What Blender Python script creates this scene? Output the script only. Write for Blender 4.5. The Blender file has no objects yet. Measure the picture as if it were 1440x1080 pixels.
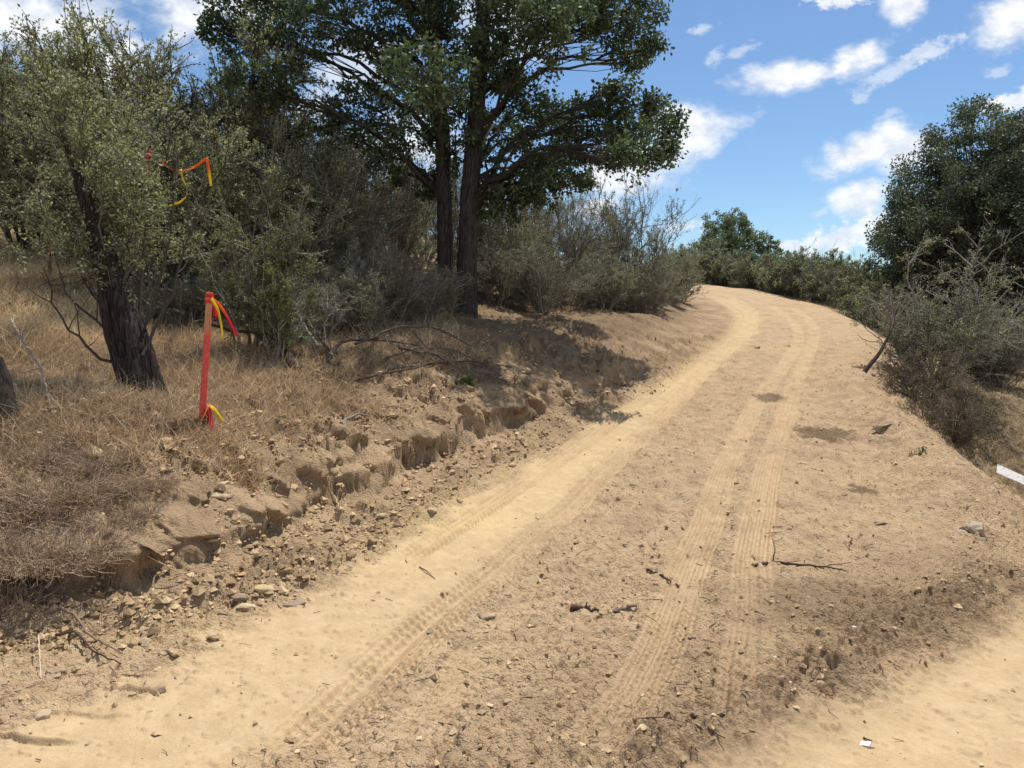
import bpy, math, random
import numpy as np
from mathutils import Vector, Matrix

random.seed(5)
RNG = np.random.default_rng(11)
R = math.radians
SC = bpy.context.scene
COL = SC.collection

# ------------------------------------------------------------------ camera
CAM_H = 1.65
PITCH = R(5.5)
FPX = 1040.0
cam_d = bpy.data.cameras.new('camera')
cam_d.sensor_width = 36.0
cam_d.lens = 36.0 * FPX / 1440.0
cam_d.clip_start = 0.05
cam_d.clip_end = 6000
cam = bpy.data.objects.new('camera', cam_d)
COL.objects.link(cam)
cam.location = (0, 0, CAM_H)
cam.rotation_euler = (math.pi / 2 - PITCH, 0, 0)
SC.camera = cam


def ray(px, py):
    a = (px - 720.0) / FPX
    b = (540.0 - py) / FPX
    return np.array([a, math.cos(PITCH) + b * math.sin(PITCH), -math.sin(PITCH) + b * math.cos(PITCH)])


def at(px, py, depth):
    """world point that stands at distance `depth` along +Y, seen towards a pixel of the photo"""
    d = ray(px, py)
    k = depth / d[1]
    return np.array([d[0] * k, depth, CAM_H + d[2] * k])


# ------------------------------------------------------------------ noise
_p = np.random.default_rng(3).permutation(256).astype(np.int32)
PERM = np.concatenate([_p, _p, _p])
_an = np.random.default_rng(4).uniform(0, 2 * np.pi, 256)
GX, GY = np.cos(_an), np.sin(_an)
HX = np.random.default_rng(5).uniform(0, 1, 256)
HY = np.random.default_rng(6).uniform(0, 1, 256)


def perlin(x, y, seed=0):
    x = x + seed * 17.31
    y = y + seed * 9.77
    xf, yf = np.floor(x), np.floor(y)
    xi = xf.astype(np.int64) & 255
    yi = yf.astype(np.int64) & 255
    x = x - xf
    y = y - yf
    u = x * x * x * (x * (x * 6 - 15) + 10)
    v = y * y * y * (y * (y * 6 - 15) + 10)
    xj, yj = (xi + 1) & 255, (yi + 1) & 255
    aa = PERM[PERM[xi] + yi]
    ba = PERM[PERM[xj] + yi]
    ab = PERM[PERM[xi] + yj]
    bb = PERM[PERM[xj] + yj]
    n00 = GX[aa] * x + GY[aa] * y
    n10 = GX[ba] * (x - 1) + GY[ba] * y
    n01 = GX[ab] * x + GY[ab] * (y - 1)
    n11 = GX[bb] * (x - 1) + GY[bb] * (y - 1)
    a = n00 + u * (n10 - n00)
    b = n01 + u * (n11 - n01)
    return (a + v * (b - a)) * 1.5


def fbm(x, y, octs, seed=0, gain=0.5):
    s = 0
    a = 1.0
    f = 1.0
    for o in range(octs):
        s = s + a * perlin(x * f, y * f, seed + o * 3)
        a *= gain
        f *= 2.03
    return s


def worley(x, y, seed=0):
    x = x + seed * 13.7
    y = y + seed * 7.1
    xf, yf = np.floor(x), np.floor(y)
    xi = xf.astype(np.int64)
    yi = yf.astype(np.int64)
    best = np.full(x.shape, 9.0)
    cid = np.zeros(x.shape)
    for dx in (-1, 0, 1):
        for dy in (-1, 0, 1):
            h = PERM[PERM[(xi + dx) & 255] + ((yi + dy) & 255)]
            d = np.hypot(xf + dx + HX[h] - x, yf + dy + HY[h] - y)
            m = d < best
            best = np.where(m, d, best)
            cid = np.where(m, HX[(h * 7 + 3) & 255], cid)
    return best, cid


def sstep(a, b, x):
    t = np.clip((x - a) / (b - a), 0, 1)
    return t * t * (3 - 2 * t)


def smooth_table(xs, ys, lo, hi, sig):
    g = np.arange(lo, hi, 0.1)
    v = np.interp(g, xs, ys)
    n = int(sig / 0.1 * 3)
    k = np.exp(-0.5 * (np.arange(-n, n + 1) * 0.1 / sig) ** 2)
    k /= k.sum()
    return g, np.convolve(np.pad(v, n, mode='edge'), k, mode='valid')


ZR = smooth_table([-50, 5.2, 6.5, 9, 11.5, 13, 16, 18, 22, 26, 30, 36, 50],
                  [0, 0, .05, .26, .62, .84, 1.18, 1.42, 1.85, 2.26, 2.62, 3.0, 3.2], -50, 60, 0.5)


def road_z(y):
    return np.interp(y, ZR[0], ZR[1])


def chaikin(p, n=2):
    p = np.array(p, float)
    for _ in range(n):
        q = 0.75 * p[:-1] + 0.25 * p[1:]
        r = 0.25 * p[:-1] + 0.75 * p[1:]
        m = np.empty((2 * len(q), 2))
        m[0::2] = q
        m[1::2] = r
        p = np.vstack([p[:1], m, p[-1:]])
    return p


LEFT = chaikin([(-40, -1.5), (-9, 2.55), (-4, 3.3), (-2.5, 3.6), (-1.87, 3.8), (-1.35, 4.4), (-.9, 5.75), (-.3, 7.3), (.55, 8.6),
                (1.7, 10.4), (3.5, 13.5), (5.4, 18), (6.25, 22), (6.5, 26), (5.9, 30), (3.5, 36), (-5, 45), (-60, 60)], 1)
RIGHT = chaikin([(1.6, 3.0), (2.7, 4.3), (3.7, 5.6), (4.3, 6.8), (4.55, 8), (4.95, 10), (5.6, 11.8), (7.7, 16), (8.9, 20.5), (9.15, 25), (8.1, 31), (6, 37), (-2, 48), (-60, 66)], 1)
MAIN = chaikin([(-60, -14), (-3, 1.1), (.35, 2.2), (.98, 2.68), (2.76, 3.95), (5, 5.3), (12, 9.2), (60, 36)], 1)


def poly_dist(x, y, P, want_s=False):
    """signed distance to an open polyline (positive on its left) and arc length"""
    best = np.full(x.shape, 1e9)
    sgn = np.zeros(x.shape)
    ss = np.zeros(x.shape)
    acc = 0.0
    for i in range(len(P) - 1):
        ax, ay = P[i]
        dx, dy = P[i + 1][0] - ax, P[i + 1][1] - ay
        L2 = dx * dx + dy * dy
        L = math.sqrt(L2)
        t = np.clip(((x - ax) * dx + (y - ay) * dy) / L2, 0, 1)
        ex, ey = x - (ax + t * dx), y - (ay + t * dy)
        d = ex * ex + ey * ey
        m = d < best
        best = np.where(m, d, best)
        sgn = np.where(m, dx * (y - ay) - dy * (x - ax), sgn)
        if want_s:
            ss = np.where(m, acc + t * L, ss)
        acc += L
    d = np.sqrt(best) * np.where(sgn >= 0, 1, -1)
    return (d, ss) if want_s else d


def natural(x, y):
    yy = np.where(y < 24, y, 24 + 7 * np.tanh((y - 24) / 9.0)) - np.clip(y - 55, 0, 400) * .06
    yy = np.maximum(yy, -15)
    xx = np.clip(x, -22, 60)
    n = -.64 - .1425 * xx + .172 * yy
    n = n + .13 * perlin(x * .33, y * .33, 2) + .05 * perlin(x * .9, y * .9, 8)
    n = n - .30 * sstep(11, 20, y) * sstep(-4, 1, x)
    n = n - .70 * np.exp(-(((x - 6.0) / 1.7) ** 2 + ((y - 7.6) / 3.2) ** 2))
    n = n + .25 * np.exp(-(((x + 2.6) / 1.6) ** 2 + ((y - 4.6) / 1.6) ** 2))
    return n


def macro(x, y):
    zr = road_z(y)
    t = poly_dist(x, y, LEFT)            # + = hillside
    q = -poly_dist(x, y, RIGHT)          # + = downhill side
    m = -poly_dist(x, y, MAIN)           # + = on the main road
    N = natural(x, y)
    near = sstep(13, 10, y)
    tn = t + (.14 * perlin(x * 1.3, y * 1.3, 21) + .06 * perlin(x * 4, y * 4, 22)) * near
    s_cut = np.interp(tn, [0, .36, .46, .50, 1.1, 1.95], [0, .10, .14, .48, .76, 1.0])
    s_slp = np.interp(tn, [0, .25, .8, 1.3, 1.95], [0, .10, .42, .78, 1.0])
    cutm = np.maximum(sstep(-.15, .25, perlin(y * .75 + x * .2, x * .3, 23)), sstep(5.4, 6.0, y) * sstep(9.6, 9.0, y))
    cutm = np.maximum(cutm, .5)
    s_near = s_slp + (s_cut - s_slp) * cutm
    s_far = sstep(-.1, 1.9, t)
    SL = near * s_near + (1 - near) * s_far
    z = zr + (np.maximum(N, zr) - zr) * SL * (t > -.2)
    SR = sstep(-.15, 1.3, q + .12 * perlin(x * 1.1, y * 1.1, 31))
    NR = np.where(y < 8, np.maximum(N, -.55), N)
    zl = np.where(N < zr + .12, NR, N)
    z = np.where(q > -.3, z + (zl - zr) * SR * (t < 0.3), z)
    z = z + .17 * np.exp(-((q + .22) / .30) ** 2) * sstep(5.2, 6.4, y) * sstep(13, 11, y) * (1 + .6 * perlin(x * 1.8, y * 1.8, 33))
    mw = sstep(-.55, .1, m)
    z = z * (1 - mw) + mw * (-.015 * np.clip(x, -30, 60))
    return z, t, q, m, tn


def hit(px, py, extra=0.0):
    """where the view towards a pixel meets the ground"""
    d = ray(px, py)
    k = np.arange(1.5, 60, .02)
    X, Y, Z = d[0] * k, d[1] * k, CAM_H + d[2] * k
    g = macro(X, Y)[0] + extra
    i = np.argmax(Z < g)
    if not (Z < g).any():
        i = len(k) - 1
    return np.array([X[i], Y[i], g[i]])


def track(pts):
    return chaikin([tuple(hit(*p)[:2]) for p in pts], 2)


TRK = [  # (path, width, depth)
    (track([(395, 1079), (480, 1000), (580, 900), (640, 850), (690, 810), (740, 765), (800, 712), (860, 650), (935, 580), (1000, 515), (1045, 475), (1064, 452), (1058, 432), (1020, 414)]), .30, 1.2),
    (track([(560, 790), (640, 742), (720, 690), (800, 635), (880, 580), (960, 520), (1010, 480), (1036, 458), (1040, 440), (1012, 424)]), .26, 1.4),
    (track([(820, 1079), (885, 1000), (920, 930), (950, 850), (978, 780), (1010, 690), (1040, 610), (1075, 550), (1105, 512), (1126, 480), (1120, 455), (1085, 430)]), .25, .9),
    (track([(1045, 1060), (1052, 960), (1055, 880), (1058, 800), (1066, 720), (1086, 640), (1106, 580), (1126, 520), (1146, 480), (1146, 455), (1115, 432)]), .25, 1.0),
    (track([(540, 1079), (620, 985), (690, 905), (760, 835)]), .22, .5),
]
BAND = track([(120, 1085), (310, 990), (480, 885), (610, 790), (700, 722), (800, 652), (900, 578), (1000, 503), (1046, 465), (1052, 445), (1020, 422)])
BAND2 = track([(1000, 1030), (1010, 860), (1030, 700), (1085, 575), (1125, 500), (1140, 470)])
CLEAT = track([(-60, 1085), (30, 1050), (100, 1016), (170, 985), (215, 968)])
BERM = track([(930, 1079), (1040, 1030), (1170, 950), (1300, 880), (1439, 830)])


def terrain(x, y, full=True):
    z, t, q, m, tn = macro(x, y)
    r = np.hypot(x, y)
    bank = sstep(-.35, .15, t) * sstep(2.6, 1.2, t)
    grass = sstep(.75, 1.6, t + .5 * perlin(x * 1.6, y * 1.6, 41))
    rgrass = sstep(.7, 1.5, q + .4 * perlin(x * 1.4, y * 1.4, 42)) * sstep(.0, -.5, m)
    fill = sstep(-.25, .2, q) * sstep(1.7, .9, q) * sstep(-.1, -.4, m)
    road = (t < 0) & (q < 0)
    d1, s1 = poly_dist(x, y, BAND, True)
    wob = .12 * perlin(x * 1.5, y * 1.5, 51)
    wid = np.interp(s1, [0, 1.2, 2.5, 5, 20], [.58, .55, .44, .36, .34])
    band = sstep(1.12, .55, np.abs(d1 + wob) / wid + .22 * perlin(x * 6, y * 6, 55))
    d2 = poly_dist(x, y, BAND2)
    band2 = sstep(.62, .38, np.abs(d2 + wob)) * .55
    main = sstep(-.12, .08, m + .10 * perlin(x * 2, y * 2, 52) + .05 * perlin(x * 7, y * 7, 53))
    smooth = np.clip(np.maximum(band, main), 0, 1)
    b3 = poly_dist(x, y, BERM)
    berm = np.exp(-((b3 + .08 * perlin(x * 2.5, y * 2.5, 61)) / .17) ** 2)
    rut = np.exp(-((b3 + .33) / .13) ** 2)
    tread = np.zeros_like(x)
    zt = np.zeros_like(x)
    for P, w, dep in TRK:
        u, s = poly_dist(x, y, P, True)
        u = u + .02 * perlin(s * .8, s * 0 + w * 40, 73)
        end = sstep(0, .25, s) * sstep(0, .3, poly_len(P) - s)
        inside = sstep(.5 * w + .015, .5 * w - .015, np.abs(u)) * end
        fade = np.clip(.9 + .7 * perlin(x * 1.1, y * 1.1, 71), .5, 1) * dep
        rib = np.cos(2 * np.pi * u / (w / 4.5))
        lug = np.where(np.mod(s / .062 + (np.abs(u) / w) * 1.4, 1) < .42, 1.0, 0.0)
        pat = .010 * rib + .010 * lug * (np.abs(u) > w * .10) * np.clip(.8 + .8 * perlin(x * 3, y * 3, 74), 0, 1.4)
        edge = np.exp(-((np.abs(u) - .5 * w - .02) / .022) ** 2) * end
        zt = zt + fade * (inside * (pat * 1.25 - .018) + .010 * edge * (.6 + .6 * perlin(x * 9, y * 9, 72)))
        tread = np.maximum(tread, inside * np.minimum(fade, 1))
    cu_, cs_ = poly_dist(x, y, CLEAT, True)
    on = sstep(.17, .12, np.abs(cu_ + .04 * perlin(x * 9, y * 9, 66))) * (cs_ > .01) * (cs_ < poly_len(CLEAT) - .01)
    ph = cs_ / .225 + .35 * cu_ / .17 + .10 * perlin(x * 5, y * 5, 67)
    saw = np.mod(ph, 1)
    keep_ = np.clip(.75 + .5 * np.sin(np.floor(ph) * 2.4), .3, 1)
    zt = zt + on * keep_ * (.032 * (1 - saw) * sstep(0, .06, saw) - .010)
    if full:
        near = sstep(22, 12, r)
        midroad = sstep(.1, -.25, t) * (1 - smooth) * (1 - .85 * tread)
        f1 = fbm(x * 3.2, y * 3.2, 3, 81)
        f2 = fbm(x * 17, y * 17, 3, 91)
        w1, c1 = worley(x * 4.2 + .3 * f1, y * 4.2, 1)
        w2, c2 = worley(x * 11 + .2 * f2, y * 11, 2)
        w3, c3 = worley(x * 26, y * 26, 3)
        lump1 = sstep(.60, .34, w1 + .12 * f2) * (c1 > .45) * (.5 + c1)
        lump2 = sstep(.58, .30, w2 + .12 * f2) * (c2 > .5) * (.4 + c2)
        lump3 = sstep(.55, .15, w3) * (c3 > .55) * (.4 + c3)
        wall = sstep(.26, .38, tn) * sstep(.74, .58, tn) * sstep(11, 9, y)
        bk = bank * (1 - .85 * wall) * np.clip(.62 + .9 * perlin(x * 1.7, y * 1.7, 97), .25, 1.3)
        z = z + near * (bk * (.050 * f1 + .036 * f2 + .060 * lump1 + .034 * lump2 + .012 * lump3)
                        + fill * (.026 * f1 + .012 * f2 + .010 * lump2 * (c2 > .65) + .007 * lump3)
                        + .030 * perlin((x + .25 * y) * 5.5, y * .5, 35) * sstep(3.0, 3.8, x) * sstep(.1, -.2, q) * sstep(11, 9, y) * sstep(4.5, 5.5, y)
                        + midroad * (.015 * f1 + .014 * f2 + .012 * lump2 * (c2 > .75) + .011 * lump3 * (c3 > .62)
                                     + .016 * lump1 * (c1 > .88))
                        + smooth * (1 - .8 * tread) * (.0034 * f2 + .006 * f1 + .006 * lump3 * (c3 > .88) + .006 * lump2 * (c2 > .9))
                        + (grass + rgrass) * (.035 * f1 + .02 * f2))
        b4 = np.exp(-((b3 - .30 + .06 * perlin(x * 3, y * 3, 63)) / .10) ** 2)
        z = z + berm * (.080 + .012 * f2 + .024 * f1 + .012 * lump3) - rut * .025 + b4 * (.034 + .008 * f2)
        z = z + zt
    far_bank = sstep(-.2, .3, t)
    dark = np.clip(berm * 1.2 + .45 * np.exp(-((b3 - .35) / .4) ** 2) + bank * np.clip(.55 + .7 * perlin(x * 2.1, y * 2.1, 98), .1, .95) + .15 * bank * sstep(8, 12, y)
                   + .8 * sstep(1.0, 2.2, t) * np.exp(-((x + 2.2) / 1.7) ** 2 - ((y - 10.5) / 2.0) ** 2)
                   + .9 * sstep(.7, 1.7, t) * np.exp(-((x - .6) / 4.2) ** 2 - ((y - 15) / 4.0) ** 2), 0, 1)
    return dict(z=z, t=t, q=q, m=m, tn=tn, smooth=smooth, grass=np.clip(grass + rgrass, 0, 1), bank=bank, fill=fill,
                dark=dark, band=band, main=main, tread=tread, berm=berm)


def poly_len(P):
    return float(np.hypot(*(P[1:] - P[:-1]).T).sum())


def gz(x, y):
    return float(terrain(np.array([float(x)]), np.array([float(y)]))['z'][0])


# ------------------------------------------------------------------ mesh helpers
def new_mesh(name, V, Q=None, T=None, tint=None, smooth=True):
    me = bpy.data.meshes.new(name)
    V = np.asarray(V, np.float32)
    nq = 0 if Q is None else len(Q)
    nt = 0 if T is None else len(T)
    me.vertices.add(len(V))
    me.vertices.foreach_set('co', V.ravel())
    me.loops.add(nq * 4 + nt * 3)
    idx = np.concatenate([np.asarray(a, np.int32).ravel() for a in (Q, T) if a is not None and len(a)])
    me.loops.foreach_set('vertex_index', idx)
    me.polygons.add(nq + nt)
    st = np.concatenate([np.arange(nq) * 4, nq * 4 + np.arange(nt) * 3]).astype(np.int32)
    me.polygons.foreach_set('loop_start', st)
    me.polygons.foreach_set('use_smooth', np.full(nq + nt, smooth))
    me.update(calc_edges=True)
    if tint is not None:
        a = me.attributes.new('tint', 'FLOAT_COLOR', 'POINT')
        t4 = np.ones((len(V), 4), np.float32)
        t4[:, :tint.shape[1]] = tint
        a.data.foreach_set('color', t4.ravel())
    return me


def link(name, me, mat=None, parent=None):
    o = bpy.data.objects.new(name, me)
    COL.objects.link(o)
    if mat is not None and not me.materials:
        me.materials.append(mat)
    if parent is not None:
        o.parent = parent
    return o


def tag(o, label=None, cat=None, group=None, kind=None):
    if label:
        o['label'] = label
    if cat:
        o['category'] = cat
    if group:
        o['group'] = group
    if kind:
        o['kind'] = kind
    return o


def empty(name, loc, label, cat, group=None, rz=0.0, s=1.0):
    o = bpy.data.objects.new(name, None)
    COL.objects.link(o)
    o.location = loc
    o.rotation_euler = (0, 0, rz)
    o.scale = (s, s, s)
    o.empty_display_size = .1
    return tag(o, label, cat, group)


def copy_tree(o, loc, rz, s, label, group=None):
    c = o.copy()
    COL.objects.link(c)
    c.location = loc
    c.rotation_euler = (0, 0, rz)
    c.scale = s if hasattr(s, '__len__') else (s, s, s)
    c['label'] = label
    if group:
        c['group'] = group
    for ch in list(o.children):
        k = ch.copy()
        COL.objects.link(k)
        k.parent = c
    return c


def nrm(a):
    return a / np.maximum(np.linalg.norm(a, axis=-1, keepdims=True), 1e-9)


class Geo:
    def __init__(self):
        self.V, self.Q, self.T, self.C = [], [], [], []
        self.n = 0

    def add(self, V, Q=None, T=None, C=None):
        V = np.asarray(V, float)
        self.V.append(V)
        if Q is not None and len(Q):
            self.Q.append(np.asarray(Q) + self.n)
        if T is not None and len(T):
            self.T.append(np.asarray(T) + self.n)
        if C is None:
            C = np.ones((len(V), 3))
        C = np.asarray(C, float)
        if C.ndim == 1:
            C = np.tile(C, (len(V), 1))
        self.C.append(C)
        self.n += len(V)

    def tubes(self, P, Rr, sides=4, C=None):
        P = np.asarray(P, float)
        Rr = np.asarray(Rr, float)
        B, K = P.shape[:2]
        T = nrm(np.gradient(P, axis=1))
        m = nrm(P[:, -1] - P[:, 0])
        ref = np.where(np.abs(m[:, 2:3]) > .8, np.array([[1., .1, 0]]), np.array([[0, .1, 1.]]))
        n1 = nrm(np.cross(T, ref[:, None, :]))
        n2 = np.cross(T, n1)
        a = np.arange(sides) * 2 * np.pi / sides
        ring = n1[:, :, None, :] * np.cos(a)[None, None, :, None] + n2[:, :, None, :] * np.sin(a)[None, None, :, None]
        V = P[:, :, None, :] + ring * Rr[:, :, None, None]
        i = np.arange(B)[:, None, None] * K * sides + np.arange(K - 1)[None, :, None] * sides + np.arange(sides)[None, None, :]
        j = np.arange(B)[:, None, None] * K * sides + np.arange(K - 1)[None, :, None] * sides + (np.arange(sides)[None, None, :] + 1) % sides
        Q = np.stack([i, j, j + sides, i + sides], -1).reshape(-1, 4)
        if C is not None:
            C = np.asarray(C, float)
            if C.ndim == 2:
                C = np.repeat(C, K * sides, axis=0)
        self.add(V.reshape(-1, 3), Q, None, C)

    def leaves(self, P, D, S, L, W, C):
        """P base, D direction, S side, L length, W width, C colour per leaf"""
        L = np.asarray(L)[:, None]
        W = np.asarray(W)[:, None]
        V = np.stack([P, P + D * L * .55 + S * W * .5, P + D * L, P + D * L * .55 - S * W * .5], 1)
        n = len(P)
        Q = np.arange(n * 4).reshape(n, 4)
        self.add(V.reshape(-1, 3), Q, None, np.repeat(C, 4, axis=0))

    def mesh(self, name, smooth=True):
        return new_mesh(name, np.vstack(self.V), np.vstack(self.Q) if self.Q else None,
                        np.vstack(self.T) if self.T else None, np.vstack(self.C), smooth)

    def build(self, name, mat, parent=None, smooth=True):
        return link(name, self.mesh(name, smooth), mat, parent)


def interp_pts(P, idx, t):
    K = P.shape[1]
    f = t * (K - 1)
    k = np.minimum(f.astype(int), K - 2)
    w = (f - k)[:, None]
    a, b = P[idx, k], P[idx, k + 1]
    return a * (1 - w) + b * w, nrm(b - a)


def curves(g, base, d, L, K=5, up=.15, wig=.06):
    B = len(base)
    t = np.linspace(0, 1, K)[None, :, None]
    bend = g.normal(0, .18, (B, 3))
    bend[:, 2] += up
    P = base[:, None, :] + d[:, None, :] * L[:, None, None] * t + bend[:, None, :] * L[:, None, None] * t ** 2 * .6
    w = g.normal(0, wig, (B, K, 3)) * L[:, None, None]
    w[:, 0] = 0
    return P + w * .6


def rand_leaves(g, P, D0, size, aspect, spread=.9):
    n = len(P)
    D = nrm(D0 + g.normal(0, spread, (n, 3)))
    S = nrm(np.cross(D, g.normal(0, 1, (n, 3))))
    L = size * g.uniform(.6, 1.35, n)
    return D, S, L, L * aspect


def pal(g, n, cols, var=.18):
    cols = np.array(cols)
    c = cols[g.integers(0, len(cols), n)]
    return c * (1 + g.normal(0, var, (n, 1)))


# ------------------------------------------------------------------ materials
def mat_new(name):
    m = bpy.data.materials.new(name)
    m.use_nodes = True
    nt = m.node_tree
    for n in list(nt.nodes):
        nt.nodes.remove(n)
    out = nt.nodes.new('ShaderNodeOutputMaterial')
    return m, nt, out


def N(nt, kind, **kw):
    n = nt.nodes.new(kind)
    for k, v in kw.items():
        if k.startswith('i_'):
            n.inputs[k[2:].replace('_', ' ')].default_value = v
        else:
            setattr(n, k, v)
    return n


def mixc(nt, fac, a, b, mode='MIX'):
    n = nt.nodes.new('ShaderNodeMix')
    n.data_type = 'RGBA'
    n.blend_type = mode
    for sock, v in ((n.inputs[0], fac), (n.inputs[6], a), (n.inputs[7], b)):
        if hasattr(v, 'is_linked') or isinstance(v, bpy.types.NodeSocket):
            nt.links.new(v, sock)
        elif isinstance(v, (int, float)):
            sock.default_value = v
        else:
            sock.default_value = (*v, 1)
    return n.outputs[2]


def mth(nt, op, a, b=None, c=None, clamp=False):
    n = nt.nodes.new('ShaderNodeMath')
    n.operation = op
    n.use_clamp = clamp
    for i, v in enumerate((a, b, c)):
        if v is None:
            continue
        if isinstance(v, bpy.types.NodeSocket):
            nt.links.new(v, n.inputs[i])
        else:
            n.inputs[i].default_value = v
    return n.outputs[0]


def ramp(nt, v, a, b):
    n = nt.nodes.new('ShaderNodeMapRange')
    n.interpolation_type = 'SMOOTHSTEP'
    nt.links.new(v, n.inputs[0])
    n.inputs[1].default_value = a
    n.inputs[2].default_value = b
    return n.outputs[0]


def noise(nt, vec, scale, detail=3, rough=.55):
    n = nt.nodes.new('ShaderNodeTexNoise')
    n.inputs['Scale'].default_value = scale
    n.inputs['Detail'].default_value = detail
    n.inputs['Roughness'].default_value = rough
    nt.links.new(vec, n.inputs['Vector'])
    return n.outputs[0]


def soil_material():
    m, nt, out = mat_new('soil')
    geo = nt.nodes.new('ShaderNodeNewGeometry')
    pos = geo.outputs['Position']
    z1 = N(nt, 'ShaderNodeAttribute', attribute_name='tint')
    z2 = N(nt, 'ShaderNodeAttribute', attribute_name='zone')
    s1 = nt.nodes.new('ShaderNodeSeparateColor')
    nt.links.new(z1.outputs['Color'], s1.inputs[0])
    s2 = nt.nodes.new('ShaderNodeSeparateColor')
    nt.links.new(z2.outputs['Color'], s2.inputs[0])
    smooth, grass, dark = s1.outputs[0], s1.outputs[1], s1.outputs[2]
    yellow, tread, damp = s2.outputs[0], s2.outputs[1], s2.outputs[2]
    big = noise(nt, pos, 1.1, 4)
    mid = noise(nt, pos, 7, 5, .65)
    fine = noise(nt, pos, 55, 4, .7)
    speck = noise(nt, pos, 170, 2, .6)
    c = mixc(nt, ramp(nt, mid, .35, .68), (.45, .31, .182), (.56, .405, .25))
    c = mixc(nt, ramp(nt, big, .42, .66), c, mixc(nt, .5, c, (.58, .42, .235)))
    c = mixc(nt, mth(nt, 'MULTIPLY', ramp(nt, fine, .52, .72), .55), c, (.42, .29, .165))
    pat = noise(nt, pos, 2.6, 6, .68)
    c = mixc(nt, mth(nt, 'MULTIPLY', ramp(nt, pat, .50, .64), .55), c, (.34, .235, .142))
    sand = mixc(nt, ramp(nt, mid, .3, .7), (.40, .285, .155), (.475, .348, .20))
    c = mixc(nt, mth(nt, 'MULTIPLY', smooth, ramp(nt, fine, .75, .45)), c, sand)
    yc = mixc(nt, ramp(nt, mid, .35, .7), (.51, .37, .18), (.57, .43, .225))
    c = mixc(nt, mth(nt, 'MULTIPLY', yellow, ramp(nt, big, .35, .62)), c, yc)
    litter = mixc(nt, ramp(nt, mid, .35, .65), (.16, .11, .07), (.34, .24, .14))
    litter = mixc(nt, ramp(nt, fine, .5, .7), litter, (.40, .30, .18))
    c = mixc(nt, grass, c, litter)
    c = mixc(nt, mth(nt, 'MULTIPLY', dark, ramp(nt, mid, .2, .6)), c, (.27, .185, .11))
    c = mixc(nt, damp, c, (.21, .145, .085))
    c = mixc(nt, mth(nt, 'MULTIPLY', ramp(nt, speck, .60, .70), .35), c, (.30, .21, .125))
    c = mixc(nt, mth(nt, 'MULTIPLY', ramp(nt, speck, .40, .30), .4), c, (.60, .48, .32))
    bs = N(nt, 'ShaderNodeBsdfPrincipled', i_Roughness=.95)
    bs.inputs['Specular IOR Level'].default_value = .12
    nt.links.new(c, bs.inputs['Base Color'])
    h = mth(nt, 'ADD', mth(nt, 'MULTIPLY', fine, 1.0), mth(nt, 'MULTIPLY', speck, .45))
    for sc_, am in ((48, .55), (115, .35)):
        vo = N(nt, 'ShaderNodeTexVoronoi', feature='SMOOTH_F1')
        vo.inputs['Scale'].default_value = sc_
        vo.inputs['Smoothness'].default_value = .35
        dis = nt.nodes.new('ShaderNodeVectorMath')
        dis.operation = 'MULTIPLY_ADD'
        nzc = nt.nodes.new('ShaderNodeTexNoise')
        nzc.inputs['Scale'].default_value = sc_ * .7
        nt.links.new(pos, nzc.inputs['Vector'])
        nt.links.new(nzc.outputs['Color'], dis.inputs[0])
        dis.inputs[1].default_value = (.02, .02, .02)
        nt.links.new(pos, dis.inputs[2])
        nt.links.new(dis.outputs[0], vo.inputs['Vector'])
        h = mth(nt, 'ADD', h, mth(nt, 'MULTIPLY', mth(nt, 'MULTIPLY', vo.outputs['Distance'], -am), mth(nt, 'SUBTRACT', 1.0, mth(nt, 'MULTIPLY', smooth, .75))))
    bp = N(nt, 'ShaderNodeBump', i_Strength=.8, i_Distance=.02)
    st = mth(nt, 'SUBTRACT', 1.0, mth(nt, 'MULTIPLY', smooth, .6))
    nt.links.new(st, bp.inputs['Strength'])
    nt.links.new(h, bp.inputs['Height'])
    nt.links.new(bp.outputs[0], bs.inputs['Normal'])
    nt.links.new(bs.outputs[0], out.inputs[0])
    return m


def tint_material(name, rough=.9, trans=0.0, gloss=0.0, bump=0.0, bscale=40, spec=.2, mulnoise=0.0, tcol=(1.2, 1.25, .75)):
    """colour comes from the object's own tint attribute; leaves also let light through"""
    m, nt, out = mat_new(name)
    at_ = N(nt, 'ShaderNodeAttribute', attribute_name='tint')
    c = at_.outputs['Color']
    geo = nt.nodes.new('ShaderNodeNewGeometry')
    if mulnoise:
        tc = nt.nodes.new('ShaderNodeTexCoord')
        nz = noise(nt, tc.outputs['Object'], bscale, 4, .65)
        c = mixc(nt, mth(nt, 'MULTIPLY', ramp(nt, nz, .35, .65), mulnoise), c, mixc(nt, 1.0, c, (.35, .33, .32), 'MULTIPLY'))
    bs = N(nt, 'ShaderNodeBsdfPrincipled', i_Roughness=rough)
    bs.inputs['Specular IOR Level'].default_value = spec
    nt.links.new(c, bs.inputs['Base Color'])
    if bump:
        tc = nt.nodes.new('ShaderNodeTexCoord')
        nz = noise(nt, tc.outputs['Object'], bscale, 5, .7)
        bp = N(nt, 'ShaderNodeBump', i_Strength=bump, i_Distance=.02)
        nt.links.new(nz, bp.inputs['Height'])
        nt.links.new(bp.outputs[0], bs.inputs['Normal'])
    if trans:
        tr = nt.nodes.new('ShaderNodeBsdfTranslucent')
        nt.links.new(mixc(nt, 1.0, c, tcol, 'MULTIPLY'), tr.inputs['Color'])
        mx = N(nt, 'ShaderNodeMixShader', i_Fac=trans)
        nt.links.new(bs.outputs[0], mx.inputs[1])
        nt.links.new(tr.outputs[0], mx.inputs[2])
        nt.links.new(mx.outputs[0], out.inputs[0])
    else:
        nt.links.new(bs.outputs[0], out.inputs[0])
    return m


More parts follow.
